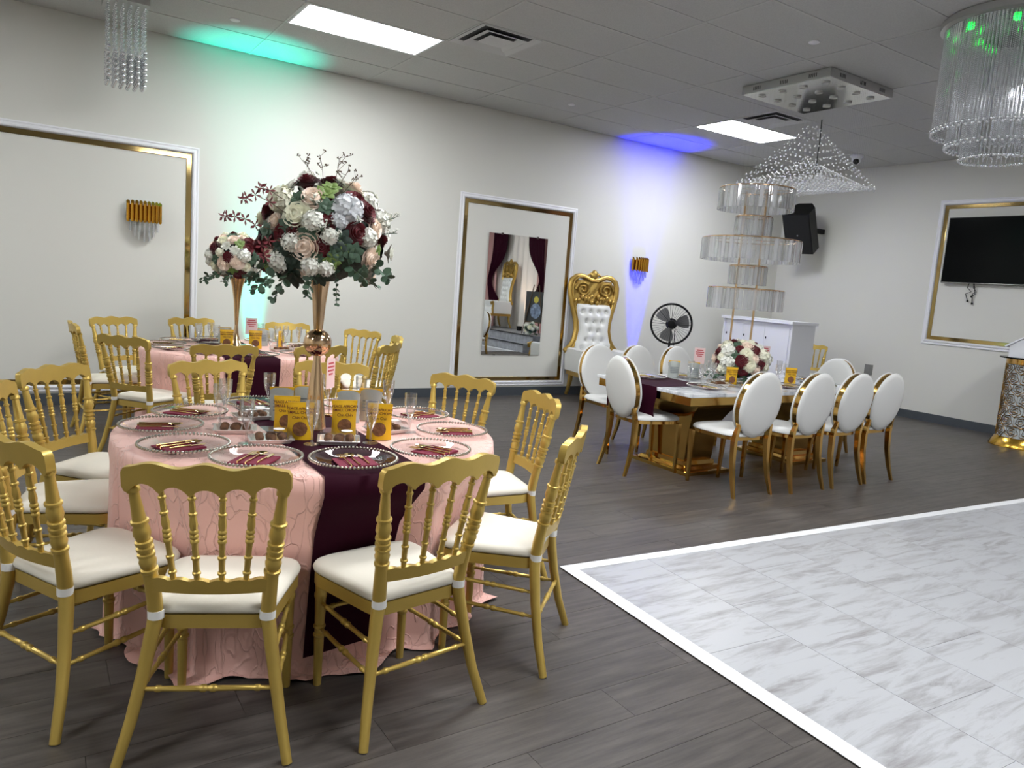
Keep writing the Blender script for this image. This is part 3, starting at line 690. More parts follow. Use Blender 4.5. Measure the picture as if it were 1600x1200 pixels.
def runner(c, R, x0, x1, zb, label, xb0, xb1, press=None):
    """strip along y over a round table, hanging front and back"""
    prof = []
    def edge(x): return math.sqrt(max(.01, R*R-x*x))
    nu = 15
    vs = []
    V = [('h', 1-k/12) for k in range(12)]+[('t', k/10) for k in range(11)]+[('b', k/6) for k in range(1, 7)]
    def f(u, v):
        k, s = V[round(v*(len(V)-1))]
        if k == 'h':
            a = x0+(xb0-x0)*s; b = x1+(xb1-x1)*s; x = a+(b-a)*u
            z = TZ-.012-(TZ-zb)*s; y = -edge(x0+(x1-x0)*u)-.014-.05*s-.012*math.sin(u*14)*s
            if press:
                kz = min(1, max(0, (.66-z)/.14)); y += (max(y, press(x)-max(0, .33-z)*.07)-y)*kz
            return (x, y, z)
        x = x0+(x1-x0)*u; e = edge(x)
        if k == 't': return (x, -e-.004+(2*e+.008)*s, TZ+.0022)
        return (x, e+.014+.006*s, TZ-.012-.2*s)
    return tag(part(MB().grid(nu, len(V), f), 'table_runner', M['burg'], None, True, 80, (*c, 0)), label, 'table runner', 'burgundy runners')
runner(C1, R1, -.205, .165, .10, 'dark burgundy runner hanging down the front of the near round table', -.25, .02, lambda x: -.682+(x+.051)*.158)
runner(C2, R2, -.29, .10, .20, 'dark burgundy runner hanging down the front of the far round table', -.27, .06)
# runner over the end of the dining table
def drun(u, v):
    y = 4.41+(u-.5)*.56; s = v*12
    if s < 6: return (DT[0]-.006-.004*math.sin(u*9), y+.01*math.sin(s), DZ-.24+.04*s)
    return (DT[0]-.004+(s-6)/6*.6, y, DZ+.0012)
tag(part(MB().grid(9, 13, drun), 'table_runner', M['burg'], None, True, 80), 'dark burgundy runner over the end of the marble dining table', 'table runner', 'burgundy runners')
# ================================================================== TABLEWARE PROTOTYPES (meshes shared by every copy)
PLR = .154
me_plate = MB().lathe([(.0005, .001), (.088, .001), (.102, .005), (.14, .015), (PLR, .018), (PLR+.001, .0165)], 40).mesh('dish', M['glass'])
bd = MB()
for k in range(70): bd.ball((PLR*math.cos(2*PI*k/70), PLR*math.sin(2*PI*k/70), .0185), .0062, 6, 4)
me_beads = bd.mesh('bead_rim', M['beadglass'])
nk = MB().box(-.06, -.06, 0, .06, .06, .004).box(-.06, -.06, .004, .06, .02, .007)
nk.v = [(a*1.12, b*1.12, c) for a, b, c in nk.v]; me_nap = nk.mesh('napkin', M['napkin'], False)
fk = MB().tube([(-.07, 0, .002), (-.02, 0, .003), (.025, 0, .004)], [.0055, .0035, .003], 8, flat=.4).box(.022, -.011, .0025, .034, .011, .0045)
for q in range(4): fk.box(.033, -.011+q*.0066, .0025, .07, -.0085+q*.0066, .0045)
fk.v = [(a*1.15, b*1.15, c) for a, b, c in fk.v]; me_fork = fk.mesh('fork', M['cutlery'])
sp_ = MB().tube([(-.07, 0, .002), (-.02, 0, .003), (.035, 0, .004)], [.0055, .0035, .003], 8, flat=.4)
sp_.grid(13, 6, lambda u, v: (.05+.022*v*math.cos(2*PI*u), .016*v*math.sin(2*PI*u), .001+.007*v*v))
sp_.v = [(a*1.15, b*1.15, c) for a, b, c in sp_.v]; me_spoon = sp_.mesh('spoon', M['cutlery'])
me_knife = MB().tube([(-.07, 0, .002), (-.02, 0, .003), (.01, 0, .003)], [.0055, .0045, .004], 8, flat=.4).prism([(.008, -.006), (.06, -.008), (.072, .002), (.06, .006), (.008, .005)], .0015, lambda a, b, c: (a, b, .002+c)).mesh('knife', M['cutlery'])
fp = [(.0, 0), (.031, .0), (.031, .002), (.006, .006), (.0042, .015), (.0042, .05), (.008, .062), (.0185, .09), (.0255, .125), (.027, .172)]
fv = MB(); seg = 24
fv.loft([[((r_*(1+(.035 if (k % 2 and z > .07) else 0)))*math.cos(2*PI*k/seg), (r_*(1+(.035 if (k % 2 and z > .07) else 0)))*math.sin(2*PI*k/seg), z) for k in range(seg)] for r_, z in fp], False)
me_flute = fv.mesh('champagne_flute', M['fluteglass'], True, 25)
_tc = {}
def text_mesh(s, size, m):
    if (s, size) in _tc: return _tc[(s, size)]
    cu = bpy.data.curves.new('txt', 'FONT'); cu.body = s; cu.size = size; cu.align_x = 'CENTER'; cu.align_y = 'CENTER'; cu.resolution_u = 2; cu.offset = size*.02
    o = bpy.data.objects.new('txt', cu); COL.objects.link(o); bpy.context.view_layer.update()
    me = bpy.data.meshes.new_from_object(o.evaluated_get(bpy.context.evaluated_depsgraph_get())); me.materials.clear(); me.materials.append(m)
    bpy.data.objects.remove(o); _tc[(s, size)] = me; return me
# pouch: local front faces -y
def pouch_parts():
    W, H = .052, .148
    def sect(z, s):  # half thickness at height
        t = z/H; return .022*(1-t)**.7*(1 if t < .99 else 0)+.0012
    def face(s):
        return MB().grid(9, 11, lambda u, v: ((u-.5)*2*W*(1-.06*math.sin(v*PI)), s*sect(v*H, s)*(1-abs(2*u-1)**3), v*H))
    fr = face(-1).mesh('front_panel', M['bag']); bk = face(1).mesh('back_panel', M['bagback'])
    band = MB().box(-W, -.002, H-.012, W, .002, H+.001).mesh('seal_strip', M['bag'], False)
    y = lambda z: -sect(z*H, 1)-.0015
    win = MB().grid(17, 4, lambda u, v: (.029*v*math.cos(2*PI*u), y(.3+.2*v*math.sin(2*PI*u))*(1-abs(.55*v*math.cos(2*PI*u))**3)-.0005, H*.3+.029*v*math.sin(2*PI*u))).mesh('snack_window', M['snack'])
    return fr, bk, band, win, y, H
PF, PB, PS, PWn, PY, PH = pouch_parts()
def pouch(loc, rz, label, group):
    t = thing('snack_pouch', label, 'snack bag', loc, rz, group)
    link('front_panel', PF, t); link('back_panel', PB, t); link('seal_strip', PS, t); link('snack_window', PWn, t)
    for s, z, sz in (('PEACE AFRICAN', .84, .0145), ('SMALL CHOPS', .735, .0155), ('Chin Chin', .6, .0155)):
        link('print', text_mesh(s, sz, M['bagtext']), t, (0, PY(z)-.003, z*PH), (PI/2-.12, 0, 0))
    bm_ = MB()
    for q in range(4): bm_.box(-.036, PY(.3+.1*q)*-1+.001, PH*(.3+.1*q), .036, PY(.3+.1*q)*-1+.0016, PH*(.33+.1*q))
    part(bm_, 'back_print', mat_print, t, False)
mat_print = mat('grey_print', (120, 128, 136), .5)
tr = MB()
rc = lambda a, b, z: [(sx*a, sy*b, z) for sx, sy in ((-1, -1), (1, -1), (1, 1), (-1, 1))]
tr.loft([rc(.066, .05, .002), rc(.066, .05, 0), rc(.08, .062, .018), rc(.083, .065, .018), rc(.083, .065, .016)], False)
tr.add(rc(.066, .05, .002), [(0, 1, 2, 3)])
me_tray = tr.mesh('tray', M['tray'], False)
me_lid = MB().loft([rc(.083, .065, .019), rc(.078, .06, .02), rc(.07, .053, .048), rc(.062, .046, .05)]).mesh('clear_lid', M['cellophane'], False)
me_sticker = MB().lathe([(0, .0505), (.022, .0505), (.022, .0512), (0, .0512)], 16).mesh('lid_sticker', M['tray'])
pa = MB().grid(12, 8, lambda u, v: ((.02+.003*math.sin(u*19))*math.sin(PI*v)*math.cos(2*PI*u), .017*math.sin(PI*v)*math.sin(2*PI*u), .016-.015*math.cos(PI*v)))
me_pastry = pa.mesh('pastry', M['snack'])
def pastry_box(loc, rz, where, group):
    t = thing('pastry_box', 'white pastry tray with clear lid '+where, 'pastry box', loc, rz, group)
    link('tray', me_tray, t); link('clear_lid', me_lid, t); link('lid_sticker', me_sticker, t, (.03, -.01, 0))
    R_ = Matrix.Rotation(rz, 3, 'Z')
    for x, y in ((-.042, -.02), (-.04, .024), (0, -.022), (.004, .02), (.042, -.018), (.042, .022)):
        p = R_ @ Vector((x, y, 0)); o = link('pastry', me_pastry, None, (loc[0]+p.x, loc[1]+p.y, loc[2]+.003), rz+x*40)
        tag(o, 'brown pastry inside the clear-lidded tray '+where, 'pastry', 'pastries inside the tray '+where)
def setting(cx, cy, z, ang, where, tbl):
    """plate, napkin and three gold utensils; ang = direction towards the sitter"""
    t = thing('charger_plate', 'clear beaded charger plate '+where, 'plate', (cx, cy, z), ang, 'charger plates on the '+tbl)
    link('dish', me_plate, t); link('bead_rim', me_beads, t)
    R_ = Matrix.Rotation(ang+PI, 3, 'Z')  # +x points to the table centre
    def put(nm, me, x, y, dz, label, cat, g):
        p = R_ @ Vector((x, y, 0)); return tag(link(nm, me, None, (cx+p.x, cy+p.y, z+dz), ang+PI), label, cat, g+' on the '+tbl)
    put('folded_napkin', me_nap, -.02, 0, .0035, 'burgundy folded napkin on the plate '+where, 'napkin', 'napkins')
    put('fork', me_fork, -.005, .032, .0105, 'gold fork on the napkin '+where, 'fork', 'forks')
    put('spoon', me_spoon, -.008, .002, .0105, 'gold spoon on the napkin '+where, 'spoon', 'spoons')
    put('table_knife', me_knife, -.005, -.034, .0105, 'gold knife on the napkin '+where, 'knife', 'knives')
def flute(x, y, z, where, tbl):
    tag(link('champagne_flute', me_flute, None, (x, y, z)), 'fluted clear champagne glass '+where, 'glass', 'glasses on the '+tbl)
T1 = 'near round table'; TS = TZ+.0025
for (x, y), w_ in zip([(.7, 2.65), (.99, 2.56), (1.36, 2.64), (1.59, 2.96), (1.67, 3.35), (1.42, 3.65), (.96, 3.79), (.66, 3.55), (.48, 3.3), (.49, 2.93)],
    ['left of the runner, front of near table', 'on the runner, front of near table', 'right of the runner, front of near table', 'at the right edge of near table', 'at the right rear of near table',
     'behind the vase, rear of near table', 'rear left behind the glasses, near table', 'at the left rear of near table', 'at the far left edge of near table', 'at the front left of near table']):
    a = math.atan2(y-3.16, x-1.06); a += {.7: -.03, .99: .035}.get(x, 0); setting(C1[0]+.595*math.cos(a), C1[1]+.595*math.sin(a), TS, a, w_, T1)
for (x, y), w_ in zip([(.66, 3.22), (.71, 3.36), (.68, 2.84), (.95, 3.55), (.91, 2.77), (1.14, 2.74), (1.45, 3.29), (1.385, 2.90), (1.36, 3.42), (1.22, 3.5)],
    ['front one of the left pair, near table', 'rear one of the left pair, near table', 'behind the front-left plate, near table', 'left of the vase at the rear, near table', 'behind the left front plate, before the vase', 'in front of the right yellow bag',
     'right rear of the near table', 'beside the right-hand plates, near table', 'behind the silver bags, near table', 'farthest back on the near table']): flute(x, y, TS, w_, T1)
gb1 = 'snack bags on the near table'
for x, y, a, l in [(.885, 3.03, -18, 'yellow snack bag left of the vase, the rear one'), (.895, 2.875, -22, 'yellow snack bag left of the vase, the front one'), (1.085, 2.90, -12, 'yellow snack bag just right of the vase'), (1.20, 2.80, -25, 'yellow snack bag rightmost on the near table'),
                   (.93, 3.27, 165, 'silver-backed snack bag left behind the vase'), (1.20, 3.16, 158, 'silver-backed snack bag right behind the vase'), (1.32, 3.19, 150, 'silver-backed snack bag rightmost behind the vase'), (1.05, 3.30, 160, 'silver-backed snack bag hidden directly behind the vase')]:
    pouch((x, y, TS), D(a), l, gb1)
for x, y, a, l in [(.775, 2.86, -8, 'left of the runner, before the bags'), (1.02, 2.775, -20, 'on the runner before the vase'), (1.29, 2.93, 10, 'right of the yellow bags'), (.69, 3.07, -14, 'at the left middle of near table'), (.82, 3.33, 5, 'left behind the bags, near table')]:
    pastry_box((x, y, TS), D(a), l, 'pastry trays on the near table')
def sign_card(loc, rz, label, h=.15):
    t = thing('table_card', label, 'table card', loc, rz, 'pink table cards')
    part(MB().lathe([(0, 0), (.028, 0), (.028, .006), (0, .008)], 16), 'stand_base', M['steelgold'], t)
    part(MB().tube([(0, 0, .006), (0, 0, h+.02)], .0018, 6), 'stand_wire', M['steelgold'], t)
    part(MB().box(-.048, -.0016, h, .048, .0002, h+.14), 'card', M['card'], t, False)
    pr = MB()
    for q, wd in enumerate((.03, .038, .034, .022)): pr.box(-wd, -.0024, h+.115-q*.017, wd, -.0016, h+.123-q*.017)
    part(pr, 'print', M['cardprint'], t, False)
sign_card((1.17, 3.33, TS), D(48), 'pink printed card on a wire stand behind the tall vase', .13)
# ---- far round table
T2 = 'far round table'
for a, w_ in ((200, 'at the left edge of far table'), (168, 'at the left rear of far table'), (135, 'rear left on far table'), (100, 'at the rear of far table'), (60, 'right rear of far table'), (232, 'front left of far table'), (305, 'front right of far table'), (268, 'on the far runner'), (340, 'right edge of far table'), (20, 'right rear edge of far table')):
    setting(C2[0]+.585*math.cos(D(a)), C2[1]+.585*math.sin(D(a)), TS, D(a), w_, T2)
for x, y, w_ in ((1.16, 6.55, 'leftmost on far table'), (1.28, 6.68, 'left rear on far table'), (1.27, 6.4, 'left of the far vase'), (1.80, 6.52, 'right of the far vase'), (1.90, 6.62, 'second right of far vase'), (1.98, 6.5, 'rightmost on far table'), (1.72, 6.78, 'rear right on far table'), (1.6, 6.0, 'front of far table')): flute(x, y, TS, w_, T2)
for x, y, a, l in ((1.33, 6.30, -10, 'yellow snack bag left of the far vase'), (1.55, 6.27, -8, 'yellow snack bag right of the far vase'), (1.36, 6.52, 168, 'silver-backed bag left behind the far vase'), (1.66, 6.5, 165, 'silver-backed bag right behind the far vase'), (1.76, 6.3, 60, 'snack bag turned sideways right of the far vase')): pouch((x, y, TS), D(a), l, 'snack bags on the far table')
for x, y, a, l in ((1.2, 6.22, 10, 'left front of the far vase'), (1.42, 6.08, -5, 'on the far runner'), (1.72, 6.1, 8, 'right front of the far vase'), (1.9, 6.3, -10, 'right side of far table')): pastry_box((x, y, TS), D(a), l, 'pastry trays on the far table')
sign_card((1.56, 6.45, TS), D(-10), 'pink printed card beside the far vase', .1)
# ---- dining table
TD_ = 'dining table'; DS = DZ+.0015
for x, y, a, w_ in ((4.50, 4.03, -90, 'first in the near row of dining table'), (5.0, 4.03, -90, 'second in the near row of dining table'), (5.46, 4.03, -90, 'third in the near row of dining table'), (5.95, 4.03, -90, 'fourth in the near row of dining table'),
                  (4.42, 4.62, 90, 'first in the far row of dining table'), (4.9, 4.62, 90, 'second in the far row of dining table'), (5.42, 4.62, 90, 'third in the far row of dining table'), (6.2, 4.36, 0, 'at the far end of dining table')): setting(x, y, DS, D(a), w_, TD_)
for x, y, w_ in ((4.72, 4.42, 'leftmost on the dining table'), (4.62, 4.2, 'beside the dining runner'), (4.86, 4.30, 'left of the dining bouquet'), (4.98, 4.44, 'behind the dining bags'), (5.5, 4.5, 'right of dining bouquet'), (5.62, 4.22, 'behind the third near chair'), (6.0, 4.5, 'at the far end of dining table'), (5.78, 4.26, 'rightmost on the dining table')): flute(x, y, DS, w_, TD_)
for x, y, a, l in ((4.97, 4.19, -25, 'yellow snack bag before the dining bouquet'), (5.50, 4.30, -25, 'yellow snack bag right of the dining bouquet'), (5.72, 4.16, -35, 'yellow snack bag near the far end of dining table'), (4.72, 4.62, 150, 'silver-backed bag at the left of dining table'), (4.86, 4.52, 150, 'silver-backed bag second from left, dining table')): pouch((x, y, DS), D(a), l, 'snack bags on the dining table')
for x, y, a, l in ((4.78, 4.16, -5, 'left of the dining bouquet'), (5.25, 4.03, 0, 'in front of the dining bouquet'), (5.7, 4.42, 5, 'right of the dining bouquet')): pastry_box((x, y, DS), D(a), l, 'pastry trays on the dining table')
sign_card((4.98, 4.58, DS), D(-30), 'pink printed card left of the dining bouquet', .13); sign_card((5.76, 4.5, DS), D(-30), 'pink printed card right of the dining bouquet', .17)
# ================================================================== VASES
def vase(loc, prof, label, ball=None):
    t = thing('trumpet_vase', label, 'vase', loc, 0, 'rose-gold trumpet vases')
    part(MB().lathe(prof[0], 28), 'foot_cone', M['vasegold'], t, True, 60)
    if ball: part(MB().ball((0, 0, ball[0]), ball[1], 28, 18), 'ball', M['vasegold'], t)
    part(MB().lathe(prof[1], 28), 'trumpet', M['vasegold'], t, True, 60)
vase((*C1, TZ+.0025), [[(0, 0), (.05, 0), (.05, .008), (.046, .02), (.038, .1), (.026, .22), (.016, .30), (.014, .33)], [(.018, .42), (.022, .46), (.028, .54), (.04, .63), (.062, .72), (.066, .735), (.06, .73), (.036, .63), (0, .6)]],
     'tall rose-gold trumpet vase with a ball waist on the near table', (.372, .058))
vase((1.43, 6.42, TZ+.0025), [[(0, 0), (.055, 0), (.055, .008), (.04, .03), (.02, .1), (.0135, .18)], [(.0135, .18), (.018, .26), (.026, .38), (.042, .49), (.062, .57), (.066, .58), (.058, .57), (.03, .45), (0, .42)]], 'slender rose-gold trumpet vase on the far table')
# ================================================================== FLOWERS
def petal(mb, base, out, upv, w_, h, curl, n=4):
    out, upv = Vector(out), Vector(upv); side = out.cross(upv).normalized(); base = Vector(base)
    def f(u, v):
        ww = w_*math.sin(PI*(.2+.62*v))**.6; s = (u-.5)*2
        return base+side*(s*ww)+upv*(h*v)+out*(curl*v*v*h+abs(s)*abs(s)*-.25*ww)
    mb.grid(n, n, f)
def rose_mesh(m, NL=6, dense=0):
    mb = MB(); r = random.Random(1)
    for l in range(NL):
        n = 3+l+dense; rb = .05+.09*l; h = .95-.075*l; ti = .06+.15*l
        for k in range(n):
            a = 2*PI*(k+l*.41)/n+r.uniform(-.12, .12); o = Vector((math.cos(a), math.sin(a), 0))
            upv = (Vector((0, 0, math.cos(ti)))+o*math.sin(ti)).normalized(); ou = (o*math.cos(ti)-Vector((0, 0, math.sin(ti)))).normalized()
            petal(mb, o*rb+Vector((0, 0, -.35)), ou, upv, (.24+.085*l)*(.9+.2*r.random()), h*(.95+.12*r.random()), .12+.07*l, 5)
    mb.ball((0, 0, -.12), .62, 10, 6, .85)
    return mb.mesh('rose', m, True, 80)
def hyd_mesh(m):
    mb = MB(); r = random.Random(2)
    for i in range(62):
        z = 1-1.5*i/62; q = math.sqrt(max(0, 1-z*z)); a = i*2.39996; n = Vector((q*math.cos(a), q*math.sin(a), z)); c = n*r.uniform(.84, 1.0); n = (n+Vector((r.uniform(-.4, .4), r.uniform(-.4, .4), r.uniform(-.4, .4)))).normalized()
        s = n.orthogonal().normalized(); b = n.cross(s); t0 = r.uniform(0, 1.5)
        for k in range(4):
            d = s*math.cos(t0+k*PI/2)+b*math.sin(t0+k*PI/2); e = n.cross(d)
            mb.add([c, c+d*.1+e*.12+n*.03, c+d*.23+e*.08+n*.06, c+d*.27+n*.03, c+d*.23-e*.08+n*.06, c+d*.1-e*.12+n*.03], [(0, 1, 2, 3, 4, 5)])
    mb.ball((0, 0, 0), .8, 10, 6)
    return mb.mesh('hydrangea', m, True, 60)
def leafrose_mesh(m):
    mb = MB()
    for li, (n, rad, ti) in enumerate(((4, .5, .7), (6, .95, .35))):
        for k in range(n):
            a = 2*PI*(k+.5*li)/n; o = Vector((math.cos(a), math.sin(a), 0)); s = Vector((-o.y, o.x, 0))
            def f(u, v):
                w_ = .34*math.sin(PI*min(1, .08+.9*v))**.7; return o*(rad*v)+s*((u-.5)*2*w_)+Vector((0, 0, ti*v*(1-v*.5)*.5-.08*abs(u-.5)))
            mb.grid(4, 5, f)
    return mb.mesh('leaf_cluster', m, True, 80)
def lily_mesh(m):
    mb = MB(); r = random.Random(3)
    for l, (n, ti, h) in enumerate(((5, .25, .75), (7, .6, .95), (8, 1.0, 1.0))):
        for k in range(n):
            a = 2*PI*(k+.4*l)/n; o = Vector((math.cos(a), math.sin(a), 0)); upv = (Vector((0, 0, math.cos(ti)))+o*math.sin(ti)).normalized(); ou = (o*math.cos(ti)-Vector((0, 0, math.sin(ti)))).normalized()
            petal(mb, o*.06+Vector((0, 0, -.3)), ou, upv, .3, h*r.uniform(.9, 1.1), .18, 5)
    mb.ball((0, 0, -.15), .3, 8, 5)
    return mb.mesh('open_bloom', m, True, 80)
FM = dict(burg=rose_mesh(M['rose_burg'], 6, 2), blush=rose_mesh(M['rose_blush']), cream=rose_mesh(M['rose_cream']), white=lily_mesh(M['petal_white']),
          hcream=hyd_mesh(M['rose_cream']), hwhite=hyd_mesh(M['petal_white']), hlil=hyd_mesh(M['petal_pale']), dleaf=leafrose_mesh(M['leaf']), gleaf=leafrose_mesh(M['leaf2']), xleaf=leafrose_mesh(M['darkleaf']))
FN = dict(burg='burgundy_bloom', blush='blush_rose', cream='cream_rose', white='white_bloom', hcream='cream_hydrangea', hwhite='white_hydrangea', hlil='pale_hydrangea', dleaf='leaf_cluster', gleaf='leaf_cluster', xleaf='leaf_cluster')
def put_flower(t, k, p, r, tw=0):
    o = link(FN[k], FM[k], t, p); d = Vector(p).normalized() if Vector(p).length > 0 else Vector((0, 0, 1))
    q = d.to_track_quat('Z', 'Y'); o.rotation_mode = 'QUATERNION'; o.rotation_quaternion = q @ Euler((0, 0, tw)).to_quaternion(); o.scale = (r, r, r); return o
def euc(t, pts, r0, seed, m='leaf'):
    r = random.Random(seed); mb = MB(); P = [Vector(p) for p in pts]
    mb.tube(P, .0016, 5)
    path = []
    for a, b in zip(P, P[1:]):
        for q in range(3): path.append((a.lerp(b, (q+.5)/3), (b-a).normalized()))
    for i, (p, d) in enumerate(path):
        for s in (-1, 1):
            n = Vector((r.uniform(-1, 1), r.uniform(-1, 1), r.uniform(.2, 1))).normalized(); o = (d.cross(n)*s+d*.4).normalized(); e = n.cross(o).normalized()
            R_ = r0*(1-.35*i/len(path))*r.uniform(.8, 1.15); c = p+o*R_*1.1
            mb.add([c+(o*math.cos(2*PI*k/8)+e*math.sin(2*PI*k/8)*.85)*R_ for k in range(8)], [tuple(range(8))])
    return part(mb, 'eucalyptus_sprig', M[m], t, False)
def spray(t, pts, m, s):
    mb = MB(); P = [Vector(p) for p in pts]; part(MB().tube(P, .0015, 5), 'spray_stem', M['twig'], t)
    for i, p in enumerate(P[1:]+[P[-1]+(P[-1]-P[-2])*.4]):
        mb = MB()
        for k in range(5):
            a = 2*PI*k/5+i; d = Vector((math.cos(a), -.4+.3*math.sin(i), math.sin(a))).normalized(); n = d.orthogonal().normalized()
            mb.add([p, p+d*s*.6+n*s*.28, p+d*s, p+d*s*.6-n*s*.28], [(0, 1, 2, 3)])
        part(mb, 'orchid', M[m], t, False)
def gyp(t, base, top, n, seed, m='twig'):
    r = random.Random(seed); mb = MB(); bl = MB(); base, top = Vector(base), Vector(top); mb.tube([base, base.lerp(top, .5)+Vector((.004, 0, .004)), top], .0012, 4)
    L = (top-base).length
    for k in range(n):
        s = base.lerp(top, r.uniform(.45, 1)); e = s+Vector((r.uniform(-1, 1), r.uniform(-1, 1), r.uniform(.2, 1.1)))*L*.28
        mb.tube([s, e], .0009, 4)
        for q in range(3): f = e+Vector((r.uniform(-1, 1), r.uniform(-1, 1), r.uniform(0, 1)))*L*.07; mb.tube([e, f], .0007, 3); bl.ball(f, .0032, 5, 3)
    part(mb, 'twig', M[m], t, False); part(bl, 'tiny_buds', M['petal_white'] if m == 'leaf' else M['twig'], t)
BQ1 = [('burg', -0.089, -0.043, 0.246, 0.038), ('burg', -0.24, -0.012, 0.111, 0.031), ('burg', 0.086, -0.176, 0.179, 0.038), ('burg', 0.13, -0.185, 0.138, 0.04), ('burg', 0.215, -0.101, 0.132, 0.027), ('burg', -0.05, -0.25, 0.071, 0.029), ('burg', -0.082, -0.25, -0.032, 0.03), ('burg', -0.215, -0.155, 0.008, 0.033), ('burg', 0.066, -0.254, 0.039, 0.036), ('burg', 0.242, -0.104, 0.03, 0.03), ('burg', -0.253, -0.076, -0.025, 0.027), ('burg', -0.182, -0.192, 0.021, 0.027), ('blush', -0.1, -0.178, 0.169, 0.04), ('blush', -0.142, -0.221, -0.037, 0.048), ('blush', 0.149, -0.21, -0.063, 0.035), ('blush', -0.237, -0.102, 0.058, 0.027), ('blush', 0.173, -0.188, 0.072, 0.033), ('blush', -0.241, -0.081, -0.074, 0.029), ('blush', 0.116, -0.074, 0.243, 0.031), ('blush', -0.125, -0.189, -0.138, 0.027), ('cream', -0.169, -0.185, 0.087, 0.045), ('hcream', -0.201, -0.09, 0.148, 0.057), ('white', -0.151, -0.014, 0.217, 0.042), ('hwhite', -0.115, -0.229, 0.067, 0.045), ('hlil', 0.027, -0.23, 0.13, 0.064), ('white', 0.056, -0.053, 0.26, 0.033), ('hwhite', -0.213, -0.121, -0.101, 0.047), ('hwhite', -0.112, -0.213, -0.111, 0.042), ('hwhite', -0.056, -0.232, -0.115, 0.036), ('white', 0.272, -0.118, -0.03, 0.044), ('hwhite', 0.119, -0.236, 0.023, 0.042), ('hwhite', -0.185, -0.188, -0.022, 0.042), ('hlil', -0.014, -0.252, 0.08, 0.036), ('hwhite', -0.053, -0.259, 0.011, 0.036), ('dleaf', -0.162, -0.145, 0.152, 0.036), ('dleaf', -0.254, -0.075, 0.016, 0.038), ('dleaf', -0.202, -0.165, 0.046, 0.033), ('xleaf', -0.18, -0.177, -0.082, 0.051), ('xleaf', -0.067, -0.204, -0.155, 0.036), ('dleaf', -0.133, -0.229, 0.014, 0.036), ('gleaf', -0.05, -0.179, 0.189, 0.039), ('gleaf', -0.016, -0.151, 0.217, 0.036), ('gleaf', -0.229, -0.017, -0.132, 0.036), ('gleaf', 0.004, -0.264, -0.024, 0.027), ('gleaf', -0.037, -0.248, -0.086, 0.033), ('xleaf', -0.161, -0.139, -0.158, 0.048), ('dleaf', 0.048, -0.257, -0.045, 0.042), ('xleaf', -0.009, -0.265, 0.004, 0.042), ('dleaf', -0.057, -0.223, 0.131, 0.036), ('dleaf', -0.022, -0.259, -0.051, 0.036), ('dleaf', 0.111, -0.212, -0.114, 0.03), ('xleaf', -0.216, -0.147, -0.041, 0.036), ('gleaf', 0.183, -0.19, -0.023, 0.024), ('dleaf', -0.097, -0.233, -0.08, 0.033)]
core_m = mat('foliage_core', (30, 44, 34), .8, bump=.6, bscale=40)
def core(t, R, sz=.9, cz=0):
    r = random.Random(5)
    part(MB().grid(20, 10, lambda u, v: ((R*(1+.08*math.sin(9*u*6.28+v*11)))*math.sin(PI*v)*math.cos(2*PI*u), R*math.sin(PI*v)*math.sin(2*PI*u), cz-R*sz*math.cos(PI*v)), True), 'foliage_core', core_m, t)
BC1 = Vector((C1[0], C1[1], 1.515))
t = thing('flower_bouquet', 'large ball of burgundy, blush and white flowers atop the near vase', 'bouquet', BC1, 0, 'bouquets')
core(t, .205, .82)
r = random.Random(11)
for i, (k, x, y, z, s) in enumerate(BQ1):
    put_flower(t, k, Vector((x, y, z))*(.93 if 'leaf' not in k else .96), s*(1.28 if k == 'burg' else 1.3 if k in ('blush', 'cream') else .98 if 'leaf' not in k else 1.2), i*.7)
kinds = ['burg', 'hwhite', 'blush', 'dleaf', 'cream', 'xleaf', 'hwhite', 'gleaf']
n = 0
for i in range(70):
    z = 1-1.6*(i+.5)/70; q = math.sqrt(1-z*z); a = i*2.39996; d = Vector((q*math.cos(a), q*math.sin(a), z))
    if d.dot(Vector((-.3, -.95, 0)).normalized()) > .28: continue
    put_flower(t, kinds[n % 8], d*.245, r.uniform(.04, .055), i); n += 1
L = lambda *p: tuple(Vector(q)-BC1 for q in p)
spray(t, L((.80, 2.90, 1.53), (.707, 2.909, 1.546), (.671, 2.914, 1.564), (.636, 2.918, 1.57), (.606, 2.921, 1.567)), 'rose_burg', .026)
spray(t, L((.82, 2.90, 1.60), (.756, 2.901, 1.636), (.704, 2.909, 1.657), (.674, 2.914, 1.643)), 'rose_burg', .026)
spray(t, L((.82, 2.92, 1.65), (.754, 2.901, 1.679), (.73, 2.905, 1.684)), 'rose_burg', .024)
spray(t, L((.80, 2.86, 1.5), (.74, 2.84, 1.49), (.715, 2.84, 1.47), (.725, 2.84, 1.44)), 'rose_burg', .026)
for i, p in enumerate((((.86, 2.93, 1.40), (.815, 2.888, 1.361), (.796, 2.892, 1.304), (.777, 2.897, 1.27)), ((1.0, 2.86, 1.42), (1.001, 2.832, 1.375), (1.004, 2.831, 1.319), (1.007, 2.83, 1.263)), ((1.03, 2.83, 1.44), (1.066, 2.806, 1.403), (1.114, 2.785, 1.367), (1.155, 2.764, 1.343)),
                       ((.80, 2.92, 1.37), (.734, 2.905, 1.327), (.709, 2.909, 1.298)), ((.93, 2.86, 1.40), (.90, 2.84, 1.34), (.89, 2.83, 1.29)), ((1.16, 2.85, 1.44), (1.2, 2.83, 1.40), (1.22, 2.82, 1.38)), ((.78, 2.95, 1.42), (.72, 2.94, 1.36), (.69, 2.94, 1.35)))):
    euc(t, L(*p), .019 if i != 1 else .011, i)
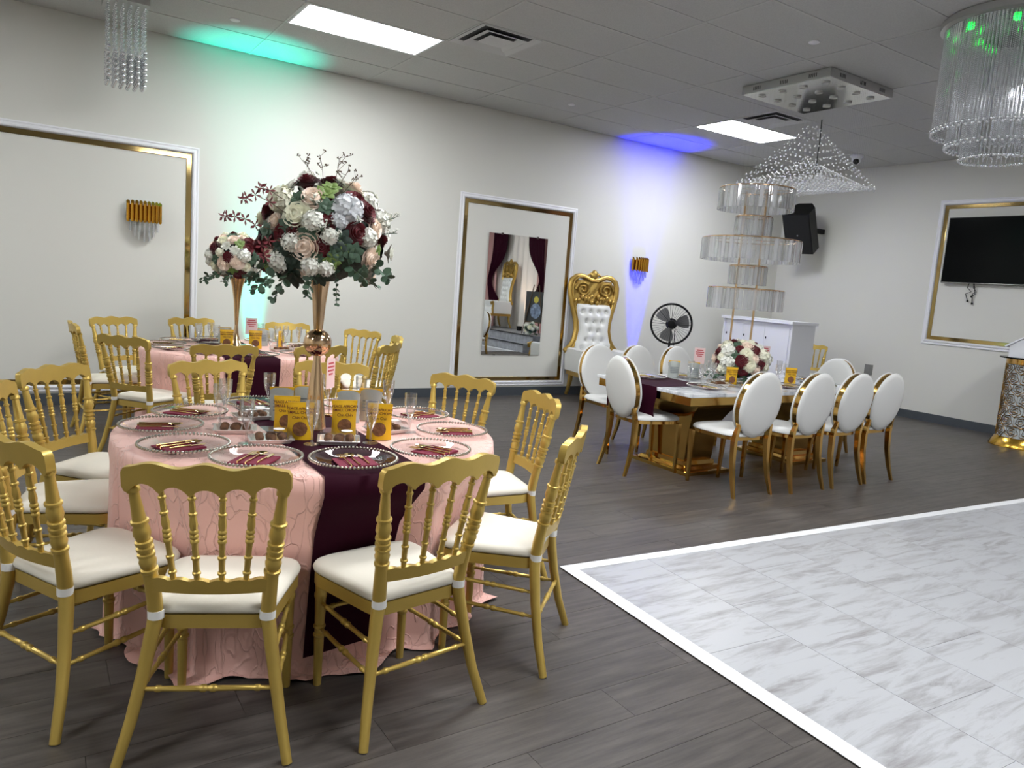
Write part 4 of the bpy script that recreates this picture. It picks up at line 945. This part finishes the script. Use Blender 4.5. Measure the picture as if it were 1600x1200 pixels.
for i, (b, e) in enumerate((((.96, 3.0, 1.74), (.90, 2.98, 1.82)), ((.99, 3.0, 1.75), (.965, 2.98, 1.85)), ((1.02, 2.98, 1.72), (1.04, 2.95, 1.85)), ((1.05, 2.95, 1.70), (1.10, 2.92, 1.78)), ((1.02, 2.93, 1.72), (1.06, 2.9, 1.80)))): gyp(t, *L(b, e), 6, i)
for i, (x, y, z) in enumerate(((-.1, -.2, .13), (-.09, -.26, .03), (-.02, -.265, .01), (.05, -.255, .07), (.2, -.2, .1), (.23, -.17, .05), (-.06, -.25, .05))):
    v = Vector((x, y, z)); gyp(t, v*.85, v*1.1, 8, 20+i, 'leaf')
def auto_bouquet(loc, R, sz, N, label, kinds, fs, low=-.6, seed=1, sprigs=8, corez=0):
    t = thing('flower_bouquet', label, 'bouquet', loc, 0, 'bouquets'); core(t, R*.78, sz, corez); r = random.Random(seed)
    for i in range(N):
        z = 1-(1-low)*(i+.5)/N; q = math.sqrt(1-z*z); a = i*2.39996+seed; d = Vector((q*math.cos(a), q*math.sin(a), z*sz))
        put_flower(t, kinds[(i*5+i//7) % len(kinds)], d*R*.93, fs*r.uniform(.7, 1.25), i)
    for k in range(sprigs):
        a = 2*PI*k/sprigs+seed; o = Vector((math.cos(a), math.sin(a), 0)); z = R*low*sz
        euc(t, [o*R*.6+Vector((0, 0, z)), o*R*1.05+Vector((0, 0, z-.02)), o*R*1.25+Vector((0, 0, z-.07*(1 if low > -.9 else .2)))], fs*.45, k)
    return t
auto_bouquet((1.42, 6.42, 1.46), .225, .88, 76, 'smaller bouquet of burgundy and blush flowers on the far vase', ['burg', 'blush', 'white', 'hcream', 'dleaf', 'cream', 'burg', 'hwhite', 'blush', 'gleaf', 'white'], .046, -.75, 3, 10)
auto_bouquet((5.22, 4.33, DZ+.18), .22, .85, 60, 'low bouquet of burgundy and white roses on the dining table', ['cream', 'burg', 'hwhite', 'burg', 'cream', 'blush', 'hcream', 'dleaf', 'xleaf'], .055, -.5, 4, 7)
# ================================================================== CRYSTAL TIER STAND ON THE DINING TABLE
SC = (5.23, 4.36)
t = thing('crystal_stand', 'tall five-tier crystal centrepiece on gold rods above the dining table', 'centrepiece', (*SC, DZ+.0015))
part(MB().lathe([(0, 0), (.15, 0), (.15, .006), (0, .006)], 32), 'base', M['steelgold'], t)
for ax in (-.085, .085):
    for b in (-.02, .02): part(MB().tube([(ax*.66+b*.7, -ax*.75+b*.7, .006), (ax*.66+b*.7, -ax*.75+b*.7, 1.64)], .007, 8), 'rod', M['vasegold'], t)
part(MB().tube([(-.06, .06, 1.0), (.06, -.06, 1.0)], .006, 6), 'cross_bar', M['vasegold'], t)
cw, cl = .03, .175
me_cr = MB().loft([[(x, y, z) for x, y in ((-.016, -.004), (-.009, -.008), (.009, -.008), (.016, -.004), (.016, .004), (.009, .008), (-.009, .008), (-.016, .004))] for z in (0, -cl)]).mesh('crystal', M['crystal'], False)
me_crs = MB().loft([[(x, y, z) for x, y in ((-.014, -.004), (-.008, -.008), (.008, -.008), (.014, -.004), (.014, .004), (.008, .008), (-.008, .008), (-.014, .004))] for z in (0, -.155)]).mesh('crystal', M['crystal'], False)
for zt, R, small in ((1.665, .31, 0), (1.43, .15, 1), (1.235, .41, 0), (1.01, .155, 1), (.815, .315, 0)):
    rg = part(MB().tube([(R*math.cos(2*PI*k/40), R*math.sin(2*PI*k/40), zt) for k in range(40)], .006, 6, closed=True), 'tier_ring', M['vasegold'], t)
    for q in range(4):
        a = q*PI/2+.78; part(MB().tube([(.03*math.cos(a), .03*math.sin(a), zt), (R*math.cos(a), R*math.sin(a), zt)], .004, 6), 'ring_spoke', M['vasegold'], rg)
    n = int(2*PI*R/(.036 if not small else .034))
    for k in range(n):
        a = 2*PI*k/n; link('crystal', me_crs if small else me_cr, rg, (R*math.cos(a), R*math.sin(a), zt-.004), a+PI/2)
# ================================================================== CEILING CHANDELIERS
# square rain pendant
SQ = (6.22, 4.63)
t = thing('square_crystal_pendant', 'square silver ceiling plate with a pyramid rain of crystal beads', 'chandelier', (*SQ, CH))
steel = mat('brushed_steel', (196, 196, 194), .3, .8)
part(MB().box(-.475, -.475, -.075, .475, .475, -.001), 'ceiling_box', steel, t, False)
part(MB().box(-.468, -.468, -.078, .468, .468, -.074), 'mirror_plate', M['chrome'], t, False)
for s in range(4):
    a = s*PI/2
    for c in (-.3, 0, .3):
        vm_ = MB()
        for q in range(5): vm_.box(c-.04+q*.018, -.4768, -.056, c-.034+q*.018, -.4745, -.024)
        part(vm_.xf(Matrix.Rotation(a, 4, 'Z')), 'vent_slots', M['black'], t, False)
for i in range(4):
    for j in range(4):
        if (i+j) % 1 == 0:
            x, y = -.34+i*.227, -.34+j*.227
            part(MB().lathe([(.036, -.078), (.036, -.088), (.028, -.088), (.026, -.08), (0, -.08)], 16, (x, y, 0)), 'lamp_cup', steel, t)
n = 17; wires = MB(); ups = MB(); me_bd = MB().ball((0, 0, 0), .0135, 8, 5).mesh('crystal_bead', M['pendantbead'])
for i in range(n):
    for j in range(n):
        x, y = (i-8)/8*.44, (j-8)/8*.44; m_ = max(abs(i-8), abs(j-8)); e = abs(i-8)+abs(j-8)
        zp = -.30-.045*m_-.014*e; zb = -.95+.006*m_
        wires.tube([(x, y, -.078), (x, y, zb)], .0004, 3)
        for z_ in (zp, (zp+zb)/2-.03): ups.ball((x, y, z_), .0085, 6, 4)
        link('crystal_bead', me_bd, t, (x, y, zb))
part(wires, 'hanging_wires', M['wire'], t, False)['kind'] = 'stuff'
part(ups, 'upper_beads', M['pendantbead'], t)['kind'] = 'stuff'
part(MB().tube([(.0, -.1, -.3), (.004, -.102, -.5), (0, -.1, -.62), (.006, -.1, -.8)], .006, 6), 'dark_cable', M['black'], t)
# round rain chandelier, top right
RC = (5.68, 2.70); RR = .44
t = thing('round_crystal_chandelier', 'round silver chandelier with a curtain of crystal bead strands, top right', 'chandelier', (*RC, CH))
part(MB().lathe([(0, -.001), (RR+.01, -.001), (RR+.01, -.045), (RR-.02, -.05), (0, -.05)], 48), 'canopy', steel, t)
part(MB().lathe([(0, -.051), (RR-.03, -.051), (RR-.03, -.054), (0, -.054)], 48), 'mirror_plate', M['chrome'], t)
def strand(L_, step, r_):
    b = MB(); z = -.06
    while z > -L_: b.ball((0, 0, z), r_, 5, 3, 1.25); z -= step
    b.ball((0, 0, -L_-.012), .012, 8, 5); return b.mesh('bead_strand', M['crystalball'], True)
bs = {}
def hang(x, y, L_):
    if L_ not in bs: bs[L_] = strand(L_, .0125, .0048)
    link('bead_strand', bs[L_], t, (x, y, 0))
for k in range(120): a = 2*PI*k/120; hang((RR-.02)*math.cos(a), (RR-.02)*math.sin(a), .74 if k % 2 else .72)
for k in range(84): a = 2*PI*k/84; hang((RR-.12)*math.cos(a), (RR-.12)*math.sin(a), .84 if k % 2 else .82)
for k in range(48): a = 2*PI*k/48; hang((RR-.22)*math.cos(a), (RR-.22)*math.sin(a), .92)
gm = mat('green_led', (30, 255, 90), .4, emit=(10, 255, 70), estr=4)
for a, rr in ((2.55, .3), (3.6, .25), (4.4, .33), (1.2, .3)):
    o = part(MB().lathe([(0, -.075), (.02, -.075), (.024, -.055), (0, -.055)], 12, (rr*math.cos(a), rr*math.sin(a), 0)), 'green_led', gm, t)
# small square pendant, top left
t = thing('bead_pendant', 'narrow square pendant of crystal ball strands at top left', 'chandelier', (.655, 7.05, CH))
part(MB().box(-.16, -.16, -.06, .16, .16, -.001), 'ceiling_box', steel, t, False)
def strand2(L_):
    b = MB(); z = -.08
    while z > -L_+.24: b.ball((0, 0, z), .0095, 6, 4); z -= .034
    while z > -L_: b.ball((0, 0, z), .0165, 8, 6); z -= .043
    return b.mesh('ball_strand', M['crystalball'])
s2 = [strand2(.69), strand2(.65)]
for i in range(6):
    for j in range(6):
        w_ = link('ball_strand', s2[1 if i in (0, 5) and j in (0, 5) else 0], t, (-.13+i*.052, -.13+j*.052, 0))
# ================================================================== FAN
t = thing('pedestal_fan', 'black round pedestal fan standing behind the dining table', 'fan', (6.62, 6.60, 0), math.atan2(-6.6, -6.62))
part(MB().lathe([(0, 0), (.2, 0), (.2, .012), (.05, .03), (.03, .06), (0, .06)], 32), 'base', M['black'], t)
part(MB().tube([(-.02, 0, .05), (-.02, 0, .45)], .02, 12), 'lower_pole', M['black'], t)
part(MB().tube([(-.02, 0, .43), (-.02, 0, .47), (-.02, 0, .48), (-.02, 0, .98)], [.026, .026, .014, .014], 12), 'upper_pole', M['black'], t)
FZ, FR = 1.075, .245
part(MB().tube([(-.14, 0, FZ), (-.1, 0, FZ), (-.02, 0, FZ), (0, 0, FZ)], [.05, .07, .07, .04], 16), 'motor', M['black'], t)
part(MB().tube([(.03, FR*math.cos(2*PI*k/48), FZ+FR*math.sin(2*PI*k/48)) for k in range(48)], .013, 8, closed=True), 'guard_ring', M['black'], t)
gr = mat('fan_guard_wire', (60, 60, 62), .4)
for k in range(40):
    a = 2*PI*k/40; part(MB().tube([(.075, .045*math.cos(a), FZ+.045*math.sin(a)), (.08, FR*.6*math.cos(a), FZ+FR*.6*math.sin(a)), (.03, FR*math.cos(a), FZ+FR*math.sin(a))], .0016 if k % 5 else .0028, 4), 'guard_wire', gr if k % 5 else M['black'], t)
for k in range(3):
    a0 = 2*PI*k/3+.25
    part(MB().grid(9, 7, lambda u, v: ((lambda rr, aa: (.035+.03*(u-.5), rr*math.cos(aa), FZ+rr*math.sin(aa)))(.05+.165*v, a0+(u-.5)*(.75+.5*v*(1-v)*2)))), 'blade', mat('grey_fan_blade', (120, 120, 122), .4), t)
part(MB().tube([(.06, 0, FZ), (.085, 0, FZ), (.09, 0, FZ)], [.05, .046, .03], 20), 'hub_cap', M['black'], t)
part(MB().tube([(-.1, .05, 1.0), (-.1, .06, .7), (-.09, .07, .5), (-.1, .06, .2), (-.09, .07, .02)], .005, 6), 'cable', M['black'], t)
# ================================================================== WHITE BAR CABINET
p0, p1 = Vector((8.50, 6.24)), Vector((8.70, 7.60)); dv = p1-p0; ln = dv.length; ang = math.atan2(dv.y, dv.x)
t = thing('bar_cabinet', 'tall white bar cabinet with slab top in the far corner', 'cabinet', (p0.x, p0.y, 0), ang)
# local x runs along the front towards the back wall, local -y is the depth towards the right wall
part(MB().box(.02, -.40, .0, ln-.02, -.02, 1.16), 'body', M['white'], t, False)
part(MB().box(-.02, -.44, 1.16, ln+.02, .03, 1.20), 'top_slab', M['white'], t, False)
part(MB().box(.0, -.41, 0, .03, 0, 1.16), 'corner_post', M['white'], t, False)
part(MB().box(ln-.03, -.41, 0, ln, 0, 1.16), 'corner_post', M['white'], t, False)
for a, b in ((.06, .5), (.52, .94), (.96, ln-.06)):
    d = part(MB().box(a, -.02, .08, b, -.006, 1.1), 'front_door', M['white'], t, False)
    part(MB().box(b-.03, -.006, .93, b-.018, .004, .96), 'latch', M['black'], d, False)
# ================================================================== LATTICE PEDESTAL AND WHITE BOX
PC = (9.5, 3.785)
t = thing('rose_pedestal', 'gold rose-lattice cylinder pedestal with dark glass top', 'pedestal', (*PC, 0))
part(MB().lathe([(0, 0), (.3, 0), (.3, .015), (.25, .1), (.24, .11), (0, .11)], 40), 'flared_base', mat('brushed_gold_base', (206, 164, 70), .22, 1), t)
part(MB().lathe([(.232, .1), (.232, .97)], 40), 'inner_cylinder', M['frost'], t)
part(MB().lathe([(.246, .94), (.246, 1.0), (0, 1.0)], 40), 'top_band', M['steelgold'], t)
part(MB().lathe([(0, 1.0), (.31, 1.0), (.315, 1.008), (.31, 1.016), (0, 1.016)], 48), 'glass_top', M['screen'], t)
lat = mat('bronze_gold_lattice', (150, 118, 72), .3, .9)
def rose_cut(sz, ph):
    mb = MB()
    for q, (rr, pet, am) in enumerate(((sz, 5, .12), (sz*.62, 5, .14), (sz*.28, 4, .14))):
        mb.tube([(.239, rr*(1+am*math.cos(pet*a+ph+q))*math.cos(a)/.239, rr*(1+am*math.cos(pet*a+ph+q))*math.sin(a)) for a in [2*PI*k/24 for k in range(24)]], .006, 5, closed=True)
    mb.v = [(.239*math.cos(y)*(x/.239), .239*math.sin(y)*(x/.239), z) for x, y, z in mb.v]
    return mb.mesh('rose_cutout', lat)
rcs = [rose_cut(.07, 0), rose_cut(.062, 1.3)]
for i in range(7):
    for j in range(10): link('rose_cutout', rcs[(i+j) % 2], t, (0, 0, .18+i*.12), (0, 0, 2*PI*(j+.5*(i % 2))/10))
b = thing('card_box', 'white house-shaped card box on the lattice pedestal', 'box', (PC[0], PC[1]-.02, 1.0165), D(12))
part(MB().prism([(-.17, 0), (.17, 0), (.17, .12), (0, .25), (-.17, .12)], .44, lambda a, z, c: (c-.22, a*1.25, z*1.1)), 'house_body', M['white'], b, False)
for s in (-1, 1): part(MB().prism([(s*.20, .10), (0, .255), (0, .27), (s*.21, .112)], .48, lambda a, z, c: (c-.24, a*1.25, z*1.1)), 'roof_panel', M['white'], b, False)
part(MB().box(-.223, -.06, .08, -.22, .06, .09), 'card_slot', M['black'], b, False)
# ================================================================== UPLIGHTS ALONG THE BACK WALL
def uplight(x, y, col, watt, aim, label, size, blend):
    t = thing('led_uplight', label, 'uplight', (x, y, 0))
    part(MB().lathe([(0, .02), (.07, .02), (.085, .06), (.085, .15), (.078, .155)], 24), 'can', M['black'], t)
    part(MB().box(-.09, -.02, 0, .09, .02, .02), 'foot', M['black'], t, False)
    part(MB().lathe([(0, .14), (.076, .14), (.076, .145), (0, .145)], 24), 'lens', mat('led_lens_'+label[:4], tuple(int(255*min(1, c)) for c in col), .3, emit=tuple(int(255*min(1, c)) for c in col), estr=3), t)
    l = bpy.data.lights.new('uplight_beam', 'SPOT'); l.energy = watt; l.color = col; l.spot_size = D(size); l.spot_blend = blend; l.shadow_soft_size = .05
    o = link('uplight_beam', l, t, (0, 0, .17)); d = Vector(aim)-Vector((x, y, .17)); o.rotation_mode = 'QUATERNION'; o.rotation_quaternion = d.to_track_quat('-Z', 'Y')
uplight(1.93, 7.765, (.0, 1.0, .72), UPLIGHT_W*.95, (1.84, 7.69, 3.44), 'cyan-green LED uplight on the floor behind the far table', 27, 1)
uplight(7.16, 7.765, (.0, .005, 1.0), UPLIGHT_W*3.2, (7.17, 7.66, 3.44), 'blue LED uplight on the floor between throne and fan', 26, 1)
# ================================================================== DRAPED STAGE OPPOSITE THE MIRROR
st = thing('stage_platform', 'low two-step grey marble stage seen in the mirror', 'stage', (0, 0, 0))
part(MB().box(8.82, -1.6, 0, XB-.02, 2.6, .18), 'lower_step', M['stagemarble'], st, False)
part(MB().box(9.06, -1.6, .18, XB-.02, 2.6, .36), 'upper_step', M['stagemarble'], st, False)
part(MB().box(8.80, -1.6, .165, 8.822, 2.6, .183), 'step_edge', M['black'], st, False); part(MB().box(9.04, -1.6, .345, 9.062, 2.6, .363), 'step_edge', M['black'], st, False)
def drape(y0, y1, z0, z1, x, m, name, label, amp=.03, nf=9, pinch=None):
    def f(u, v):
        y = y0+(y1-y0)*u; z = z0+(z1-z0)*v
        if pinch:
            k = math.exp(-((z-pinch[1])/.45)**2); y = y+(pinch[0]-y)*k*.72
        return (x+amp*math.sin(u*nf*2*PI)*(1-.3*v), y, z)
    return tag(part(MB().grid(81, 15, f), name, m, None, True, 80), label, 'curtain', 'stage drapes')
drape(-1.6, 2.6, .362, 3.2, XB-.16, M['curtain'], 'sheer_backdrop', 'white sheer backdrop curtain behind the stage throne', .045, 18)
drape(-1.4, -.35, .362, 3.2, XB-.28, M['curtain_pink'], 'pink_drape', 'pink drape on the throne side of the stage', .03, 5)
drape(-.5, .18, .9, 3.2, XB-.34, M['burg'], 'burgundy_drape', 'burgundy swag on the throne side of the stage', .03, 4, (-.75, 1.5))
drape(1.08, 1.75, .9, 3.2, XB-.34, M['burg'], 'burgundy_drape', 'burgundy swag on the easel side of the stage', .03, 4, (1.85, 1.55))
drape(1.45, 2.5, .362, 3.2, XB-.28, M['curtain_pink'], 'pink_drape', 'pink drape on the easel side of the stage', .03, 4)
throne((9.46, .30, .362), D(186), 'gold throne on the stage, seen only in the mirror')
auto_bouquet((9.27, 2.2, .362+.13), .15, .8, 26, 'white and green floor bouquet on the stage steps', ['hwhite', 'dleaf', 'cream', 'xleaf'], .045, -.8, 6, 5)
e = thing('portrait_easel', 'easel holding a framed portrait beside the stage drapes', 'easel', (9.42, 2.08, .362), D(150))
part(MB().box(-.01, -.24, .28, .015, .24, .95), 'portrait_board', mat('dark_portrait', (60, 62, 62), .4, var=.5, vscale=3), e, False)
pm_ = MB().grid(17, 4, lambda u, v: (.017, -.02+.13*v*math.cos(2*PI*u), .52+.17*v*math.sin(2*PI*u))); part(pm_, 'portrait_figure', mat('pale_blue_clothes', (120, 136, 160), .5, var=.6, vscale=14), e)
part(MB().grid(13, 3, lambda u, v: (.018, -.02+.06*v*math.cos(2*PI*u), .77+.075*v*math.sin(2*PI*u))), 'portrait_head', mat('yellow_headwrap', (196, 184, 70), .5), e)
for s in (-1, 1): part(MB().tube([(.06, s*.26, 0), (0, s*.06, 1.1)], .012, 8), 'easel_leg', M['twig'], e)
part(MB().tube([(-.3, 0, 0), (-.01, 0, 1.05)], .012, 8), 'easel_leg', M['twig'], e); part(MB().box(.0, -.22, .255, .05, .22, .28), 'easel_ledge', M['twig'], e, False)
t = thing('stage_uplight', 'warm LED uplight at the foot of the stage backdrop', 'uplight', (9.72, 1.05, .362))
part(MB().lathe([(0, 0), (.06, 0), (.07, .1), (.064, .104)], 20), 'can', M['black'], t)
l = bpy.data.lights.new('warm_beam', 'SPOT'); l.energy = 40; l.color = (1, .72, .52); l.spot_size = D(70); l.spot_blend = .8; l.shadow_soft_size = .04
o = link('warm_beam', l, t, (0, 0, .12)); o.rotation_euler = (D(180), D(8), 0)
